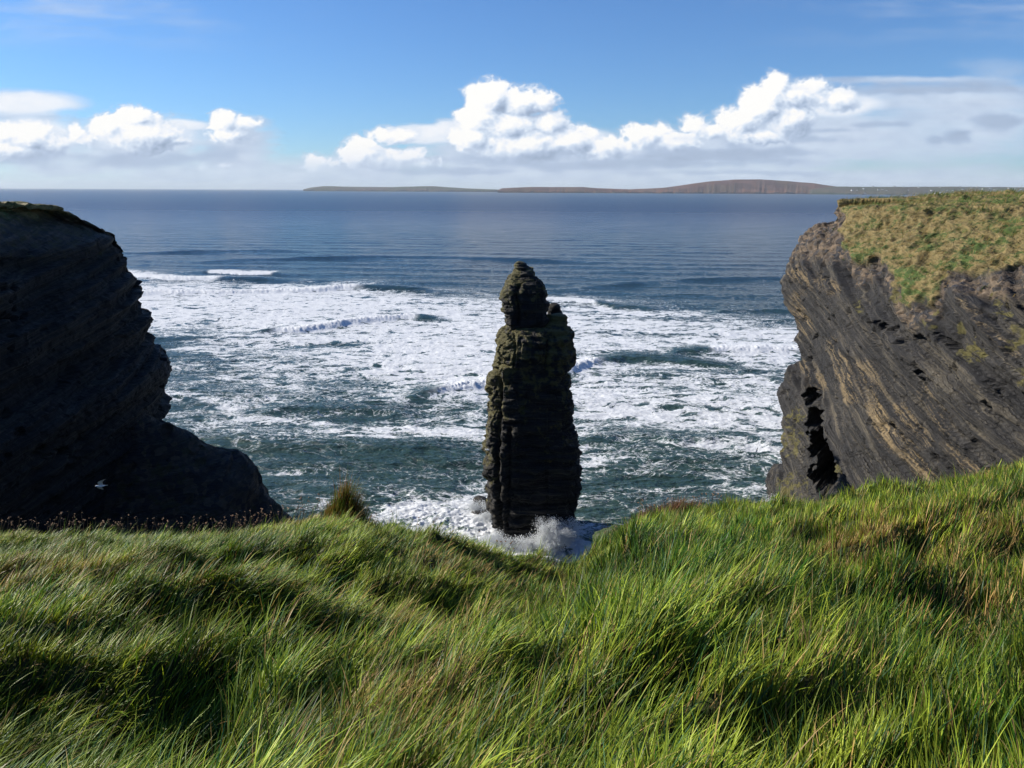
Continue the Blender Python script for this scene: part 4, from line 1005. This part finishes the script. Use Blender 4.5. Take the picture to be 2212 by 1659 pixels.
# ------------------------------------------------------------------ gulls
def build_gulls():
    t = NT('gull_feathers'); a = t.attr('albedo', 'Color'); m = t.surface(t.principled(a, .7, None, .2))
    t2 = NT('gull_beak'); mb = t2.surface(t2.principled((.6, .38, .06), .4))
    def body_mesh():
        # one continuous body: rings from beak base to tail
        st = [(.30, .012, .012, .035), (.285, .030, .030, .035), (.25, .043, .046, .038), (.20, .040, .044, .030), (.13, .062, .060, .008), (.05, .080, .078, -.004), (-.05, .078, .072, 0), (-.14, .056, .048, .008), (-.22, .040, .022, .012), (-.30, .058, .008, .012), (-.36, .066, .004, .012), (-.37, .01, .003, .012)]
        V = []; Cc = []
        for y, rx, rz, zc in st:
            for k in range(12):
                q = k/12*6.283; V.append((rx*math.cos(q), y, zc+rz*math.sin(q))); Cc.append((.82, .82, .80) if (math.sin(q) < .3 or y > .18 or y < -.28) else (.42, .45, .50))
        F = [(i*12+k, i*12+(k+1) % 12, (i+1)*12+(k+1) % 12, (i+1)*12+k) for i in range(len(st)-1) for k in range(12)]
        return V, F, Cc
    def wing_mesh(s, up, sweep):
        # span stations: x, leading y, trailing y, z
        st = [(.04, .13, -.09, .02, 0), (.18, .155, -.10, .02+.10*up, 0), (.34, .19, -.07, .02+.20*up, 0), (.48, .15-sweep*.3, -.07-sweep*.3, .02+.22*up, 0), (.60, .06-sweep*.6, -.09-sweep*.6, .02+.20*up, .6), (.69, -.03-sweep*.8, -.10-sweep*.8, .02+.17*up, 1), (.74, -.12-sweep, -.125-sweep, .02+.14*up, 1)]
        V = []; Cc = []
        for x, yl, yt, z, tip in st:
            ym = yl*.6+yt*.4; g = (.42, .45, .50) if not tip else (.05, .05, .05)
            V += [(s*x, yl, z), (s*x, ym, z+.022*(1-x)), (s*x, yt, z-.002), (s*x, ym, z-.012*(1-x))]; Cc += [(.8, .8, .8), g, (.8, .8, .8) if tip < 1 else g, (.80, .80, .79) if tip < 1 else g]
        F = [(i*4+k, i*4+(k+1) % 4, (i+1)*4+(k+1) % 4, (i+1)*4+k) for i in range(len(st)-1) for k in range(4)]
        n = len(st)-1; F += [(0, 3, 2, 1), (n*4, n*4+1, n*4+2, n*4+3)]
        return V, F, Cc
    gulls = [  # photo x, y, distance along y, heading, bank, wing lift, label
        (218, 1050, 44, 2.2, .75, .35, 'white gull with wings spread flying before the shaded cliff at lower left'),
        (575, 858, 92, .4, 1.1, .9, 'small gull with raised wings over the foam right of the dark cliff'),
        (690, 896, 100, 2.6, -.6, 1.0, 'small white gull above the water between cliff and stack, nearest foam band'),
        (660, 975, 84, 1.9, .5, .2, 'dark winged gull low over green water left of the stack'),
        (1052, 1172-200, 96, 1.2, .3, .5, 'pale gull gliding just left of the stack'),
        (1634, 975, 88, -.9, -.9, .8, 'white gull with lifted wings left of the sunlit cliff'),
        (473, 690, 150, 2.4, .6, .3, 'tiny dark gull over the bright surf near the dark cliff'),
        (1716, 738, 118, 1.5, 0, .1, 'white gull close to the edge of the sunlit headland')]
    for px, py, Y, hd, bank, up, lab in gulls:
        root = bpy.data.objects.new('gull', None); COL.objects.link(root)
        root.location = at_depth(px, py, Y); root.rotation_euler = (.1, bank, hd)
        sc = 1.0; root.scale = (sc, sc, sc)
        tag(root, lab, 'gull', 'gulls flying in the cove')
        V, F, Cc = body_mesh(); b = mesh_np('body', V, F, m, root, colors={'albedo': Cc})
        for s in (-1, 1):
            V, F, Cc = wing_mesh(s, up, .12); mesh_np('wing', V, F, m, root, smooth=False, colors={'albedo': Cc})
        mesh_np('beak', [(-.011, .295, .035), (.011, .295, .035), (0, .295, .022), (0, .355, .026), (0, .295, .044)], [(0, 2, 3), (2, 1, 3), (1, 4, 3), (4, 0, 3)], mb, root, smooth=False)

# ------------------------------------------------------------------ single plants at the edge
def tuft(name, label, cat, px, py, rad, height, n, cols, lean, widths, seed, cone=1.0, fuzz=.3, r_at=None):
    r_ = np.random.default_rng(seed)
    bx, by = hit(px, py) if r_at is None else r_at
    a = r_.uniform(0, 6.283, n); rr = np.sqrt(r_.random(n))*rad
    x = bx+rr*np.cos(a); y = by+rr*np.sin(a)*.7
    hgt = height*(1-cone*(rr/rad)**1.1)*.55
    z = ground_h(x, y)+np.maximum(hgt, 0)*r_.random(n)
    da = a*.0+r_.normal(.3, .9, n); k = r_.integers(0, len(cols), n); col = np.array(cols)[k]*(.7+.6*r_.random((n, 1)))
    L = height*(.30+.35*r_.random(n))*(1-.35*cone*(rr/rad))
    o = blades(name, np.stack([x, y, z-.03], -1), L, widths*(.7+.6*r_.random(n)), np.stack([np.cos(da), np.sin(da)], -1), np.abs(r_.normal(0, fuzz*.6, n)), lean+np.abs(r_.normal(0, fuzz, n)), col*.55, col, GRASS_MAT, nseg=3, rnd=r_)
    tag(o, label, cat); return o
def build_plants():
    tuft('grass_tussock', 'pointed grass tussock with brown tips standing up from the cliff edge', 'grass tussock', 748, 1130, .30, .86, 2600, [(.10,.16,.03),(.16,.20,.05),(.32,.17,.06),(.22,.11,.04)], .25, .009, 31, cone=.9, fuzz=.38)
    tuft('heather_bush', 'reddish brown heather clump on the edge right of the stack', 'heather', 1425, 1128, .60, .42, 2600, [(.22,.10,.055),(.16,.075,.05),(.12,.11,.04)], .3, .008, 32, cone=.5, fuzz=.4)
    tuft('straw_tuft', 'pale dry straw tuft at the cliff edge beside the splash', 'dry tuft', 1282, 1178, .40, .34, 1800, [(.45,.31,.13),(.36,.22,.09)], .5, .007, 33, cone=.6, fuzz=.4)
    tuft('straw_tuft', 'orange dry grass tuft in the hollow at bottom centre', 'dry tuft', 935, 1425, .13, .20, 800, [(.50,.30,.11),(.34,.20,.08)], .8, .004, 34, cone=.4, fuzz=.6)
    # mossy boulder just below the edge
    bx, by = hit(1338, 1190); d = ray(1335, 1152); k = 11.5/d[1]; c = np.array([d[0]*k, 11.5, EYE+d[2]*k])
    th = np.linspace(0, 2*np.pi, 120, endpoint=False); ph = np.linspace(.02, 3.1, 80)
    D = np.stack([np.cos(th)[:, None]*np.sin(ph), np.sin(th)[:, None]*np.sin(ph), np.cos(ph)[None]+0*th[:, None]], -1)
    R = 1+.22*fbm(D[..., 0]*2, D[..., 1]*2, D[..., 2]*2, o=5, seed=900)
    V = c+np.array([0, 0, -.22])+D*R[..., None]*np.array([.40, .4, .30])
    t = NT('mossy_boulder'); P = t.pos()
    cc = t.mix(t.ss(t.noise(P, 9, 5, .7), .4, .6), (.035, .065, .018), (.10, .11, .06))
    m = t.surface(t.principled(cc, .9, t.bump(t.noise(P, 22, 5, .7), 1, .03), .2))
    o = mesh_np('mossy_boulder', V.reshape(-1, 3), grid_faces(120, 80, wrap=True), m)
    tag(o, 'small green mossy boulder at the cliff edge right of the stack', 'boulder')
    # dry seed heads that stand along the left edge
    r_ = np.random.default_rng(77)
    n = 330; px = np.concatenate([r_.uniform(-150, 660, 210), r_.uniform(1300, 1560, 80), r_.uniform(640, 1100, 40)])
    th = _az(px); R = np.interp(th, RA, RV)-r_.uniform(-.1, .9, n)
    x = R*np.sin(th); y = R*np.cos(th); z = ground_h(x, y)
    H = r_.uniform(.22, .42, n); lean = r_.normal(.06, .08, n)
    V = []; F = []
    for i in range(n):
        b = np.array([x[i], y[i], z[i]]); tip = b+np.array([lean[i], 0, H[i]]); w_ = .0035
        k = len(V); V += [b+[-w_, 0, 0], b+[w_, 0, 0], b+[0, w_, 0], tip+[-w_*.6, 0, 0], tip+[w_*.6, 0, 0], tip+[0, w_, 0]]
        F += [(k, k+1, k+4, k+3), (k+1, k+2, k+5, k+4), (k+2, k, k+3, k+5)]
        for q in range(r_.integers(1, 4)):
            c_ = tip+r_.normal(0, .012, 3); s_ = r_.uniform(.007, .015); k = len(V)
            V += [c_+[s_, 0, 0], c_+[-s_, 0, 0], c_+[0, s_, 0], c_+[0, -s_, 0], c_+[0, 0, s_*.8], c_+[0, 0, -s_*.8]]
            F += [(k+p[0], k+p[1], k+p[2], k+p[2]) for p in []]
            for p in [(0,2,4),(2,1,4),(1,3,4),(3,0,4),(2,0,5),(1,2,5),(3,1,5),(0,3,5)]: F.append(tuple(k+v for v in p))
    flat = [v for f in F for v in f]; fs = [len(f) for f in F]
    t = NT('dry_seed_head'); m = t.surface(t.principled(t.mix(t.noise(t.pos(), 30, 2), (.20, .11, .06), (.34, .22, .13)), .8, None, .2))
    o = mesh_np('dry_seed_heads', np.array(V), flat, m, smooth=False, fsize=fs)
    tag(o, 'thin brown stems with dry seed heads along the cliff edge', kind='stuff')

def build_haze():
    x0, x1, y0, y1, z0, z1 = -62000, 62000, -2000, 76000, -9, 420
    V = [(x0,y0,z0),(x1,y0,z0),(x1,y1,z0),(x0,y1,z0),(x0,y0,z1),(x1,y0,z1),(x1,y1,z1),(x0,y1,z1)]
    m = bpy.data.materials.new('haze_air'); m.use_nodes = True; n = m.node_tree.nodes; n.clear()
    out = n.new('ShaderNodeOutputMaterial'); v = n.new('ShaderNodeVolumePrincipled')
    v.inputs['Color'].default_value = (.84, .93, 1.0, 1); v.inputs['Density'].default_value = 1.7e-5; v.inputs['Anisotropy'].default_value = .1
    m.node_tree.links.new(v.outputs[0], out.inputs['Volume'])
    o = mesh_np('haze', V, [(0,3,2,1),(4,5,6,7),(0,1,5,4),(1,2,6,5),(2,3,7,6),(3,0,4,7)], m, smooth=False)
    tag(o, 'thin sea air that pales the far shore', kind='stuff')
build_far_grass()
build_far()
build_spray()
build_gulls()
build_plants()
build_haze()
